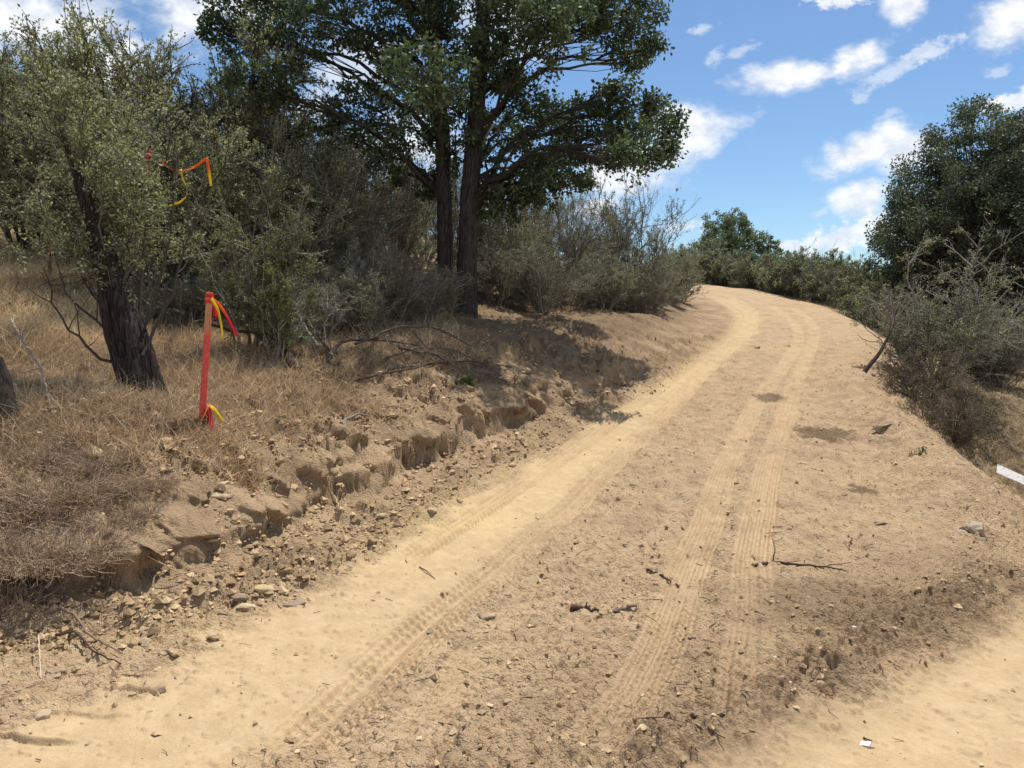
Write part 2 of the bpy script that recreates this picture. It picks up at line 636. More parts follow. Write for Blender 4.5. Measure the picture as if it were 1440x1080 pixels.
def bark_material(name, c1, c2, c3, zs=6.0, xs=30.0):
    m, nt, out = mat_new(name)
    tc = nt.nodes.new('ShaderNodeTexCoord')
    mp = N(nt, 'ShaderNodeMapping')
    mp.inputs['Scale'].default_value = (xs, xs, zs)
    nt.links.new(tc.outputs['Object'], mp.inputs[0])
    n1 = noise(nt, mp.outputs[0], 1.0, 6, .7)
    n2 = noise(nt, tc.outputs['Object'], 3.0, 4, .6)
    c = mixc(nt, ramp(nt, n1, .36, .64), c1, c2)
    c = mixc(nt, ramp(nt, n2, .52, .66), c, c3)
    bs = N(nt, 'ShaderNodeBsdfPrincipled', i_Roughness=.95)
    bs.inputs['Specular IOR Level'].default_value = .1
    nt.links.new(c, bs.inputs['Base Color'])
    bp = N(nt, 'ShaderNodeBump', i_Strength=1.0, i_Distance=.03)
    nt.links.new(n1, bp.inputs['Height'])
    nt.links.new(bp.outputs[0], bs.inputs['Normal'])
    nt.links.new(bs.outputs[0], out.inputs[0])
    return m


M_SOIL = soil_material()
M_OAKLEAF = tint_material('oak_leaf', .55, .30, spec=.2, tcol=(1.0, 1.15, .75))
M_LEAF = tint_material('shrub_leaf', .6, .36, spec=.3)
M_TWIG = tint_material('twig_wood', .9, bump=.3, bscale=60)
M_GRASS = tint_material('dry_grass', .8, .25, tcol=(1.05, 1.0, .9))
M_CLOD = tint_material('clod', .97, bump=.6, bscale=9, spec=.06, mulnoise=.3)
M_STONE = tint_material('stone', .85, bump=.5, bscale=30, spec=.2, mulnoise=.35)
M_BARK = bark_material('oak_bark', (.028, .025, .022), (.085, .075, .066), (.058, .053, .048))
M_SHAG = bark_material('shaggy_bark', (.02, .017, .015), (.085, .07, .06), (.055, .038, .03), 3.5, 42.0)
M_TAPE = tint_material('flagging_tape', .35, .35, spec=.4)

# ------------------------------------------------------------------ ground sheet
def build_ground():
    fine = np.arange(-51, 51.001, .075)
    coarse = np.concatenate([np.arange(54, 180, 3), np.arange(-180, -53, 3)])
    phi = np.radians(np.sort(np.concatenate([fine, coarse])))
    rs = [0.08, .4, .8, 1.1]
    while rs[-1] < 1800:
        r = rs[-1]
        if r < 1.9:
            d = .03
        elif r < 10.5:
            d = min(max(r * r / (1.65 * 740) / 1.25, .008), .024)
        elif r < 16:
            d = .045
        elif r < 45:
            d = .006 * r
        else:
            d = .06 * r
        rs.append(r + d)
    rs = np.array(rs)
    nr, nc = len(rs), len(phi)
    X = (rs[:, None] * np.sin(phi)[None, :]).ravel()
    Y = (rs[:, None] * np.cos(phi)[None, :]).ravel()
    parts = [terrain(X[i:i + 200000], Y[i:i + 200000]) for i in range(0, len(X), 200000)]
    T = {k: np.concatenate([p[k] for p in parts]) for k in parts[0]}
    Z = T['z']
    wall = sstep(.15, .45, T['tn']) * sstep(1.7, .8, T['tn']) * sstep(13, 10, Y) * (T['t'] > -.3)
    along = Y * .9 + X * .45
    o1 = perlin(along * 3.1, Z * 5.0 + along * .4, 201)
    o2 = perlin(along * 8.5, Z * 13.0, 202)
    o3 = perlin(along * 22, Z * 30.0, 203)
    wb, cb = worley(along * 4.5, Z * 6.5, 9)
    push = wall * (.070 * o1 + .034 * o2 + .014 * o3 + .07 * sstep(.62, .35, wb) * (cb > .4) - .02)
    push = push + .05 * wall * sstep(.48, .60, T['tn']) * sstep(1.0, .7, T['tn'])
    sl = np.where(Y < 4.0, .55, .80)
    X = X + push * sl
    Y = Y - push * np.sqrt(1 - sl * sl)
    V = np.stack([X, Y, Z], 1)
    i = np.arange(nr - 1)[:, None] * nc + np.arange(nc)[None, :]
    j = np.arange(nr - 1)[:, None] * nc + (np.arange(nc)[None, :] + 1) % nc
    Q = np.stack([i, j, j + nc, i + nc], -1).reshape(-1, 4)[:, ::-1]
    zone1 = np.stack([np.clip(np.maximum(T['smooth'], .5 * T['tread']), 0, 1), T['grass'] * (1 - T['main']), T['dark']], 1)
    # damp darker patches where water was spilt on the track
    damp = np.zeros(len(X))
    for px, py, rx, ry in ((1160, 612, .34, .36), (1082, 559, .20, .25), (1215, 690, .12, .2)):
        p = hit(px, py)
        dd = np.hypot((X - p[0]) / rx, (Y - p[1]) / ry) + .35 * perlin(X * 5, Y * 5, 7)
        damp = np.maximum(damp, sstep(1.15, .7, dd + .3 * perlin(X * 14, Y * 14, 8)))
    p = hit(1180, 850)
    damp = np.maximum(damp, .55 * sstep(1.1, .3, np.hypot((X - p[0]) / .9, (Y - p[1]) / .55) + .4 * perlin(X * 3, Y * 3, 9)))
    yel = np.clip(T['band'] * sstep(4.2, 5.2, Y) * sstep(22, 15, Y) * .30 + .8 * sstep(.75, .2, np.hypot((X + .55) / .9, (Y - 5.5) / .7)) * (T['t'] < .2)
                  + .5 * sstep(.15, -.1, T['t']) * sstep(-.5, -.2, T['t']) * (Y < 9), 0, 1)
    zone2 = np.stack([yel, T['tread'], np.clip(damp, 0, 1)], 1)
    fc = lambda a: a[Q[:, 0]]
    t, q, m = fc(T['t']), fc(T['q']), fc(T['m'])
    kind = np.full(len(Q), 0)
    kind[(t > 0) & (t < 1.5) & (fc(Y) < 40)] = 3
    kind[(t <= 0) & (q <= 0)] = 1
    kind[m > 0] = 2
    for k, nm in ((0, 'ground'), (1, 'dirt_track'), (2, 'main_road'), (3, 'cut_bank')):
        Qk = Q[kind == k]
        used, inv = np.unique(Qk.ravel(), return_inverse=True)
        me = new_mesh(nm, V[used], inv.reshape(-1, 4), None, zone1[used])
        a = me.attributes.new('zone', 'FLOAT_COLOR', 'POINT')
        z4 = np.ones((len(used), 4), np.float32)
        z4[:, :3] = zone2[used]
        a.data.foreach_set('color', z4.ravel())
        tag(link(nm, me, M_SOIL), kind='structure')


build_ground()

# ------------------------------------------------------------------ sampling of ground positions
def sample_polar(g, n, r0, r1, p0, p1, power=1.0):
    u = g.uniform(0, 1, n)
    r = r0 * (r1 / r0) ** (u ** power)
    ph = np.radians(g.uniform(p0, p1, n))
    x, y = r * np.sin(ph), r * np.cos(ph)
    return x, y, r, terrain(x, y)


# ------------------------------------------------------------------ dry grass
def grass_field(name, n, r0, r1, p0, p1, pick, length, width, cols, seed, lie=.8, matted=.0):
    g = np.random.default_rng(seed)
    x, y, r, T = sample_polar(g, n, r0, r1, p0, p1)
    patch = .5 + .8 * perlin(x * 1.1, y * 1.1, 15)
    keep = g.uniform(0, 1, n) < pick(T, x, y) * np.clip(patch + .35, .12, 1)
    x, y, r, z = x[keep], y[keep], r[keep], T['z'][keep]
    n = len(x)
    base = np.stack([x, y, z - .004], 1)
    d = np.stack([g.normal(0, lie, n), g.normal(0, lie, n), np.ones(n)], 1)
    d = nrm(d)
    L = length * g.uniform(.35, 1.3, n) * (1 + .5 * perlin(x * .8, y * .8, 19))
    hook = np.stack([g.normal(0, .5, n), g.normal(0, .5, n), -g.uniform(.1, .7, n)], 1)
    t = np.array([0, .5, 1.0])[None, :, None]
    P = base[:, None] + d[:, None] * L[:, None, None] * t + hook[:, None] * L[:, None, None] * t ** 2 * .45
    W = width * (1 + r / 9.0)
    S = nrm(np.cross(d, g.normal(0, 1, (n, 3))))
    w = np.stack([W * .5, W * .42, W * .12], 1)[:, :, None]
    V = np.stack([P - S[:, None] * w, P + S[:, None] * w], 2).reshape(n, 6, 3)
    k = np.arange(n)[:, None] * 6
    Q = np.concatenate([k + np.array([[0, 1, 3, 2]]), k + np.array([[2, 3, 5, 4]])])
    C = pal(g, n, cols, .22) * (1 + .35 * perlin(x * .7, y * .7, 23))[:, None]
    me = new_mesh(name, V.reshape(-1, 3), Q, None, np.repeat(np.clip(C, .01, .9), 6, axis=0))
    return link(name, me, M_GRASS)


STRAW = [(.52, .385, .225), (.58, .44, .26), (.44, .315, .19), (.38, .265, .165), (.66, .53, .34), (.30, .205, .14)]
REDDISH = [(.42, .28, .17), (.34, .225, .145), (.50, .36, .22), (.26, .18, .13), (.56, .42, .26)]
o = grass_field('dry_grass', 420000, 3.4, 15, -50, -2, lambda T, x, y: T['grass'] * (T['t'] > .3) * (y < 14) * (1 - .85 * np.exp(-((x + 2.0) / 1.6) ** 2 - ((y - 10.2) / 1.7) ** 2)) * (1 - .9 * np.exp(-((x - .6) / 3.0) ** 2 - ((y - 13) / 3.0) ** 2)), .13, .0022, STRAW + REDDISH, 101, .95)
tag(o, 'matted dry brown grass covering the hillside left of the cut bank', 'grass', kind='stuff')
o = grass_field('straw_grass', 60000, 9, 24, -50, -26, lambda T, x, y: T['grass'] * (T['t'] > .5), .24, .0024, [(.66, .51, .30), (.72, .58, .36), (.56, .42, .25)], 102, .55)
tag(o, 'pale straw coloured grass on the slope at the far left', 'grass', kind='stuff')
o = grass_field('tall_straw', 26000, 3.8, 15, -50, -4, lambda T, x, y: T['grass'] * (T['t'] > .6) * (y < 14) * .7, .30, .0016, [(.62, .49, .30), (.70, .57, .37), (.52, .38, .24)], 104, .45)
tag(o, 'thin pale straw stalks rising out of the matted grass on the left', 'grass', kind='stuff')
o = grass_field('meadow_grass', 120000, 5.2, 34, 20, 50, lambda T, x, y: (T['q'] > .55) * T['grass'], .15, .0023,
                [(.46, .37, .21), (.52, .42, .25), (.36, .29, .16), (.29, .28, .13), (.56, .46, .29)], 103, .75)
tag(o, 'short pale dry grass in the hollow right of the track', 'grass', kind='stuff')

# ------------------------------------------------------------------ loose gravel, twig litter
def pebbles(name, n, pick, smin, smax, seed, r0=2.2, r1=17, p0=-46, p1=46, cols=None):
    g = np.random.default_rng(seed)
    x, y, r, T = sample_polar(g, n, r0, r1, p0, p1)
    keep = g.uniform(0, 1, n) < pick(T, x, y)
    x, y, r, z = x[keep], y[keep], r[keep], T['z'][keep]
    n = len(x)
    s = smin * (smax / smin) ** (g.uniform(0, 1, n) ** 2.2)
    octa = np.array([[1, 0, 0], [0, 1, 0], [-1, 0, 0], [0, -1, 0], [0, 0, 1], [0, 0, -1], ], float)
    V = octa[None] * g.uniform(.55, 1.25, (n, 6, 1)) + g.normal(0, .16, (n, 6, 3))
    a = g.uniform(0, 6.28, n)
    ca, sa = np.cos(a), np.sin(a)
    vx = V[:, :, 0] * ca[:, None] - V[:, :, 1] * sa[:, None]
    vy = V[:, :, 0] * sa[:, None] + V[:, :, 1] * ca[:, None]
    V = np.stack([vx, vy, V[:, :, 2] * .75], -1) * s[:, None, None]
    V = V + np.stack([x, y, z + s * .3], 1)[:, None, :]
    tri = np.array([[0, 1, 4], [1, 2, 4], [2, 3, 4], [3, 0, 4], [1, 0, 5], [2, 1, 5], [3, 2, 5], [0, 3, 5]])
    T3 = (np.arange(n)[:, None, None] * 6 + tri[None]).reshape(-1, 3)
    C = pal(g, n, cols, .15)
    me = new_mesh(name, V.reshape(-1, 3), None, T3, np.repeat(np.clip(C, .02, .8), 6, axis=0), smooth=False)
    return link(name, me, M_CLOD)


DIRT = [(.50, .355, .20), (.56, .405, .235), (.45, .315, .18), (.60, .45, .27), (.41, .285, .165)]
o = pebbles('loose_gravel', 80000, lambda T, x, y: np.clip((1 - T['smooth'] * .90) * (1 - T['grass']) * (.15 + 1.0 * T['bank'] + .35 * T['fill']), 0, 1) * (1 - .8 * T['tread']), .0035, .022, 201, cols=DIRT)
tag(o, 'fine crumbs of tan soil strewn over the track and bank', 'gravel', kind='stuff')


o = pebbles('bank_rubble', 26000, lambda T, x, y: (T['bank'] > .3) * (T['t'] > -.2) * .75 * (1 - .6 * T['grass']), .008, .040, 205, r0=3.3, r1=13, p0=-42, p1=16, cols=[tuple(c * .88 for c in d) for d in DIRT])
tag(o, 'broken crumbly soil rubble covering the face of the cut bank', 'rubble', kind='stuff')


def litter(name, n, pick, seed, cols, l0=.02, l1=.12):
    g = np.random.default_rng(seed)
    x, y, r, T = sample_polar(g, n, 2.2, 14, -46, 46)
    keep = g.uniform(0, 1, n) < pick(T, x, y)
    x, y, z = x[keep], y[keep], T['z'][keep]
    n = len(x)
    L = l0 * (l1 / l0) ** (g.uniform(0, 1, n) ** 2)
    a = g.uniform(0, 6.28, n)
    d = np.stack([np.cos(a), np.sin(a), g.normal(0, .12, n)], 1)
    t = np.array([-.5, 0, .5])[None, :, None]
    b = np.stack([x, y, z + .006], 1)
    P = b[:, None] + d[:, None] * L[:, None, None] * t
    P[:, 1, :2] += g.normal(0, .08, (n, 2)) * L[:, None]
    G = Geo()
    G.tubes(P, np.repeat(g.uniform(.0012, .003, n)[:, None], 3, 1), 3, pal(g, n, cols, .2))
    return G.build(name, M_TWIG)


o = litter('twig_litter', 9000, lambda T, x, y: (1 - T['smooth'] * .96) * (.35 + .6 * T['bank'] + .5 * T['berm']) * (1 - .7 * T['tread']), 202,
           [(.10, .065, .045), (.16, .11, .075), (.07, .05, .04), (.30, .22, .14)])
tag(o, 'tiny dark twigs and bark bits scattered over the bare soil', 'litter', kind='stuff')

# ------------------------------------------------------------------ clods and stones
def lump_mesh(name, seed, sub=2, ang=.5, flat=.75, col=(.4, .3, .18), var=.1):
    import bmesh
    g = np.random.default_rng(seed)
    bm = bmesh.new()
    bmesh.ops.create_icosphere(bm, subdivisions=sub, radius=1)
    V = np.array([v.co[:] for v in bm.verts])
    F = np.array([[v.index for v in f.verts] for f in bm.faces])
    bm.free()
    for _ in range(9):                       # cut facets
        n = nrm(g.normal(0, 1, (1, 3)))[0]
        c = g.uniform(.55, .9)
        dd = V @ n
        V = V - np.clip(dd - c, 0, None)[:, None] * n * ang * 1.6
    V = V * (1 + ang * .22 * perlin(V[:, 0] * 2 + seed, V[:, 1] * 2 + V[:, 2] * 1.7, seed)[:, None])
    V = V * (1 + ang * .22 * perlin(V[:, 0] * 5 + seed, V[:, 1] * 5 + V[:, 2] * 4.3, seed + 5)[:, None])
    V = V * np.array([g.uniform(.85, 1.25), g.uniform(.7, 1.0), flat])
    C = np.clip(np.array(col) * (1 + g.normal(0, var, (len(V), 1)) * .3), .02, .8)
    return new_mesh(name, V, None, F, C, smooth=ang < .7)


CLODS = [lump_mesh('dirt_clod', 300 + i, 3, .75, .72, DIRT[i % 5]) for i in range(10)]
for me in CLODS:
    me.materials.append(M_CLOD)


def scatter_clods(n, pick, s0, s1, label, group, seed, r0, r1, p0, p1):
    g = np.random.default_rng(seed)
    x, y, r, T = sample_polar(g, n * 60, r0, r1, p0, p1)
    w = pick(T, x, y)
    idx = np.nonzero(g.uniform(0, 1, len(x)) < w)[0][:n]
    for i in idx:
        s = s0 * (s1 / s0) ** (g.uniform() ** 1.7)
        o = link('dirt_clod', CLODS[g.integers(0, len(CLODS))])
        o.location = (x[i], y[i], T['z'][i] + s * .12)
        o.rotation_euler = (g.uniform(-.5, .5), g.uniform(-.5, .5), g.uniform(0, 6.28))
        o.scale = (s, s, s * g.uniform(.7, 1.1))
        tag(o, label, 'clod', group)


scatter_clods(95, lambda T, x, y: (T['t'] > .35) * (T['t'] < 1.6) * (y < 11) * .8, .02, .075,
              'tan dirt clod stuck in the rough upper face of the cut bank', 'clods on the cut bank', 211, 3.6, 11, -36, 4)
scatter_clods(105, lambda T, x, y: (T['t'] > -.55) * (T['t'] < .3) * (T['band'] < .4) * (y < 13), .014, .045,
              'small tan dirt clod in the loose spill at the bank foot', 'clods at the foot of the bank', 212, 3.4, 13, -34, 14)
scatter_clods(55, lambda T, x, y: (T['t'] < -.5) * (T['q'] < -.1) * (T['m'] < -.4) * (1 - T['smooth']) * (1 - T['tread']) * .5, .010, .028,
              'small crumb of brown soil lying on the open track', 'soil crumbs on the track', 213, 2.6, 16, -20, 32)
scatter_clods(40, lambda T, x, y: (T['q'] > -.2) * (T['q'] < 1.1) * (T['m'] < -.1) * (y < 10), .012, .030,
              'brown dirt clod on the fill slope right of the track', 'clods on the fill slope', 214, 3.6, 11, 20, 40)


def stone(px, py, size, col, label, seed, flat=.65, rz=0.0, ang=.69, sx=1.25):
    col = tuple(min(.8, .55 * c * 1.4 + .45 * d_) for c, d_ in zip(col, (.48, .36, .22)))
    block = 'block' in label or 'clod' in label
    if block:
        ang, flat = 1.0, flat * .8
    p = hit(px, py)
    me = lump_mesh('stone', seed, 3, ang, flat, col, .08)
    o = link('soil_block' if block else 'stone', me, M_CLOD if block else M_STONE)
    z = gz(p[0], p[1])
    o.location = (p[0], p[1], z + size * flat * (-.1 if block else .22))
    o.rotation_euler = (random.uniform(-.15, .15), random.uniform(-.15, .15), rz)
    o.scale = (size * sx, size, size)
    tag(o, label, 'soil block' if block else 'stone')
    return o


stone(1127, 655, .034, (.62, .54, .42), 'pale cream stone lying alone beside the right wheel track', 401)
stone(1372, 750, .095, (.34, .28, .20), 'largest angular brown rock low on the right roadside, bright on its top edge', 402, .75, .6, .9, 1.1)
stone(1352, 752, .05, (.33, .27, .23), 'rounded greyish lump against the left side of the large right rock', 403)
stone(345, 862, .046, (.52, .42, .27), 'pale oblong stone at the foot of the left bank', 404, .6, .2, .4, 1.5)
stone(371, 838, .042, (.55, .43, .22), 'yellowish rounded stone just above the pale oblong stone', 405, .75)
stone(414, 851, .045, (.27, .21, .17), 'dark grey brown stone right of the pale oblong stone', 406, .55)
stone(337, 848, .034, (.24, .18, .14), 'dark stone behind the pale oblong stone', 407)
stone(400, 838, .026, (.5, .4, .24), 'small yellow tan stone between the yellowish and the dark stone', 408)
stone(202, 908, .032, (.42, .33, .22), 'tan stone near the roots at the lower left', 409)
stone(78, 952, .045, (.26, .2, .15), 'dark clod shaped stone beside the straw stem at far left', 410)
stone(60, 1014, .042, (.46, .36, .23), 'smooth tan stone behind the squared road slabs', 411, .6)
stone(228, 925, .03, (.36, .28, .19), 'flat tan stone right of the roots at lower left', 412, .5)
stone(225, 973, .034, (.22, .17, .13), 'dark brown stone right of the cleat marks', 413, .7)
stone(1108, 487, .06, (.42, .33, .22), 'tan stone on the track just below the bend', 414, .5)
stone(1063, 490, .06, (.30, .23, .16), 'brown stone at the middle of the track before the bend', 415, .55)
stone(948, 734, .022, (.5, .4, .27), 'little pale stone in the middle of the track', 416)
stone(890, 682, .03, (.2, .15, .11), 'small dark stone right of the left wheel track', 417, .6)
stone(1200, 913, .012, (.75, .72, .66), 'tiny white chip on the dark soil at lower right', 418)
stone(1090, 933, .010, (.7, .66, .58), 'tiny pale chip beside the lower right wheel track', 419)
stone(603, 884, .03, (.17, .14, .10), 'small dark tuft like clod on the smooth sand', 420, .5)
stone(622, 836, .012, (.3, .24, .17), 'left one of two tiny pebbles on the smooth sand', 421)
stone(628, 833, .010, (.3, .24, .17), 'right one of two tiny pebbles on the smooth sand', 422)
stone(685, 870, .035, (.46, .37, .25), 'tan stone embedded beside the tread marks', 423, .5)
stone(1010, 1018, .03, (.2, .155, .11), 'dark clod left of the lower right tread marks', 424, .6)
stone(980, 1022, .034, (.17, .13, .10), 'darkest clod at the bottom edge near the right tread', 425, .6)
stone(540, 608, .06, (.40, .31, .21), 'blocky tan stone on the rough bank below the dead limbs', 426, .7)
stone(313, 700, .07, (.40, .31, .21), 'block of tan soil in the upper left bank', 429, .7)
stone(300, 765, .03, (.58, .5, .4), 'whitish flake of rock on the left bank', 432, .45, .4, .5, 1.8)
stone(1235, 740, .05, (.28, .21, .15), 'dark crumbly clod on the right fill slope', 433)
stone(1245, 600, .09, (.27, .2, .15), 'brown clod at the brink of the right fill slope', 434, .8)

# ------------------------------------------------------------------ woody bits from photo paths
def path3(P, n=14):
    P = np.array(P, float)
    d = np.concatenate([[0], np.cumsum(np.linalg.norm(P[1:] - P[:-1], axis=1))])
    t = np.linspace(0, d[-1], n * 4)
    Q = np.stack([np.interp(t, d, P[:, k]) for k in range(3)], 1)
    for _ in range(6):
        Q[1:-1] = (Q[:-2] + 2 * Q[1:-1] + Q[2:]) / 4
    return Q[np.linspace(0, len(Q) - 1, n).astype(int)]


def stick(name, pts, r0, r1, col, label, cat, seed, group=None, side=0, lift=.0, mat=None):
    """a limb lying on the ground; pts are (px, py, lift)"""
    g = np.random.default_rng(seed)
    P = []
    for q in pts:
        h = hit(q[0], q[1])
        P.append([h[0], h[1], gz(h[0], h[1]) + (q[2] if len(q) > 2 else 0) + lift + r0 * .6])
    P = path3(P, 14)
    P[1:-1] += g.normal(0, r0 * .35, (12, 3))
    G = Geo()
    Rr = np.linspace(r0, r1, 14) * (1 + g.normal(0, .08, 14))
    C = np.array(col)
    G.tubes(P[None], Rr[None], 7, C[None] * (1 + 0 * P[:1, :1]))
    for k in range(side):
        i = g.integers(3, 12)
        tn = nrm(P[i + 1] - P[i - 1])
        d = nrm(tn + g.normal(0, .6, 3) * np.array([1, 1, .5]))
        L = np.linalg.norm(P[-1] - P[0]) * g.uniform(.12, .35)
        c = curves(g, P[i][None], d[None], np.array([L]), 5, .05, .07)
        G.tubes(c, np.linspace(Rr[i] * .6, r1 * .4, 5)[None], 5, C[None])
    o0 = P[0].copy()
    for i in range(len(G.V)):
        G.V[i] = G.V[i] - o0
    o = G.build(name, mat or M_TWIG)
    o.location = o0
    tag(o, label, cat, group)
    return o


DK = (.075, .05, .038)
stick('stick', [(1062, 793), (1095, 791), (1130, 797), (1165, 803), (1195, 809)], .011, .004, DK, 'long dark forked stick lying across the right wheel track', 'stick', 1, side=5, lift=.004)
stick('stick', [(802, 859), (822, 860), (842, 861)], .016, .008, (.10, .06, .045), 'thick dark chunk of wood in the middle of the track', 'stick', 2, side=1, lift=.0)
stick('stick', [(855, 863), (875, 861), (895, 860)], .014, .007, (.16, .115, .09), 'splintered greyish stick right of the dark wood chunk', 'stick', 3, side=3)
stick('stick', [(910, 806), (930, 813), (955, 823)], .010, .005, DK, 'short dark stick beside the middle wheel track', 'stick', 4, side=2)
stick('stick', [(1195, 885), (1215, 893), (1232, 903)], .007, .003, (.2, .15, .1), 'thin brown stick in the darker soil at lower right', 'stick', 5)
stick('stick', [(960, 899), (978, 903)], .007, .004, DK, 'small dark stub of wood left of the lower right treads', 'stick', 6)
stick('root', [(88, 882, .06), (105, 893, .08), (130, 912, .05), (150, 922, .03), (172, 925, .01)], .009, .003, (.22, .15, .10), 'forked brown root poking out of the left bank foot', 'root', 7, side=2)
stick('root', [(80, 905, .02), (105, 908, .05), (130, 925, .02), (170, 942, 0)], .008, .003, DK, 'dark root running below the forked brown root', 'root', 8, side=2)
stick('straw_stem', [(56, 925, .10), (57, 940, .05), (58, 958, .0)], .003, .002, (.6, .5, .36), 'single pale straw standing in the soil at far left', 'straw', 9)
stick('stick', [(590, 800, .0), (600, 806, .01), (612, 815, 0)], .004, .002, DK, 'fine dark twig on the smooth sand left of the treads', 'stick', 19)
stick('root', [(210, 818, .03), (255, 822, .06), (300, 808, .04), (318, 800, .02)], .004, .002, (.42, .30, .18), 'thin tan root strand looping over the bank undercut', 'root', 10)
stick('root', [(480, 618, .02), (490, 604, .06), (505, 596, .06), (520, 593, .02)], .017, .009, (.20, .17, .14), 'curved grey root arching out of the rough bank', 'root', 11)
stick('root', [(470, 700, .0), (480, 722, .02), (488, 738, 0)], .010, .005, (.35, .25, .15), 'short straight root hanging down the bank face', 'root', 12)
stick('root', [(470, 712, .03), (458, 690, .03), (450, 676, .0)], .010, .005, (.3, .21, .13), 'tan root strand beside the upright soil block', 'root', 29)
GB = (.13, .10, .08)
limbs = [
    ([(455, 522, .02), (475, 498, .12), (520, 490, .10), (575, 492, .08), (610, 500, .03)], .045, .018, 'thick bent dead limb at the left end of the limb pile', 3),
    ([(490, 545, .0), (540, 540, .03), (590, 532, .05), (625, 522, .10)], .032, .012, 'dark dead limb lowest in the limb pile', 3),
    ([(500, 500, .10), (555, 484, .18), (610, 484, .18), (660, 500, .08)], .030, .010, 'arched grey dead limb on top of the limb pile', 4),
    ([(520, 525, .03), (590, 520, .06), (660, 518, .05), (720, 524, .02)], .024, .008, 'long straight dead limb running right out of the limb pile', 4),
    ([(545, 515, .05), (590, 500, .12), (640, 506, .12), (690, 524, .03)], .022, .008, 'slender reddish dead limb in the middle of the pile', 4),
    ([(560, 505, .1), (610, 515, .1), (650, 532, .05)], .020, .007, 'short dead limb crossing the middle of the pile', 3),
    ([(470, 505, .05), (440, 490, .2), (425, 470, .35), (415, 440, .5)], .028, .008, 'dead limb rising from the pile towards the bare shrub', 5),
    ([(600, 500, .05), (560, 470, .25), (530, 440, .4)], .020, .006, 'thin dead limb leaning up behind the pile', 4),
]
for i, (pts, r0, r1, lb, sd) in enumerate(limbs):
    stick('dead_limb', pts, r0 * .62, r1 * .62, ((.075, .058, .046) if i % 2 else (.10, .078, .06)), lb, 'dead limb', 30 + i, 'dead limbs piled below the oak', side=sd)
stick('fallen_limb', [(418, 526, .0), (400, 500, .10), (382, 478, .22), (366, 455, .35)], .055, .035, (.07, .05, .04), 'stout dark limb slanting into the shrubs right of the stake', 'fallen limb', 41, side=3)
stick('dead_limb', [(860, 425, .1), (885, 412, .15), (915, 415, .1)], .05, .02, (.2, .17, .14), 'pale dead limb under the shrubs right of the oak', 'dead limb', 42, side=4)

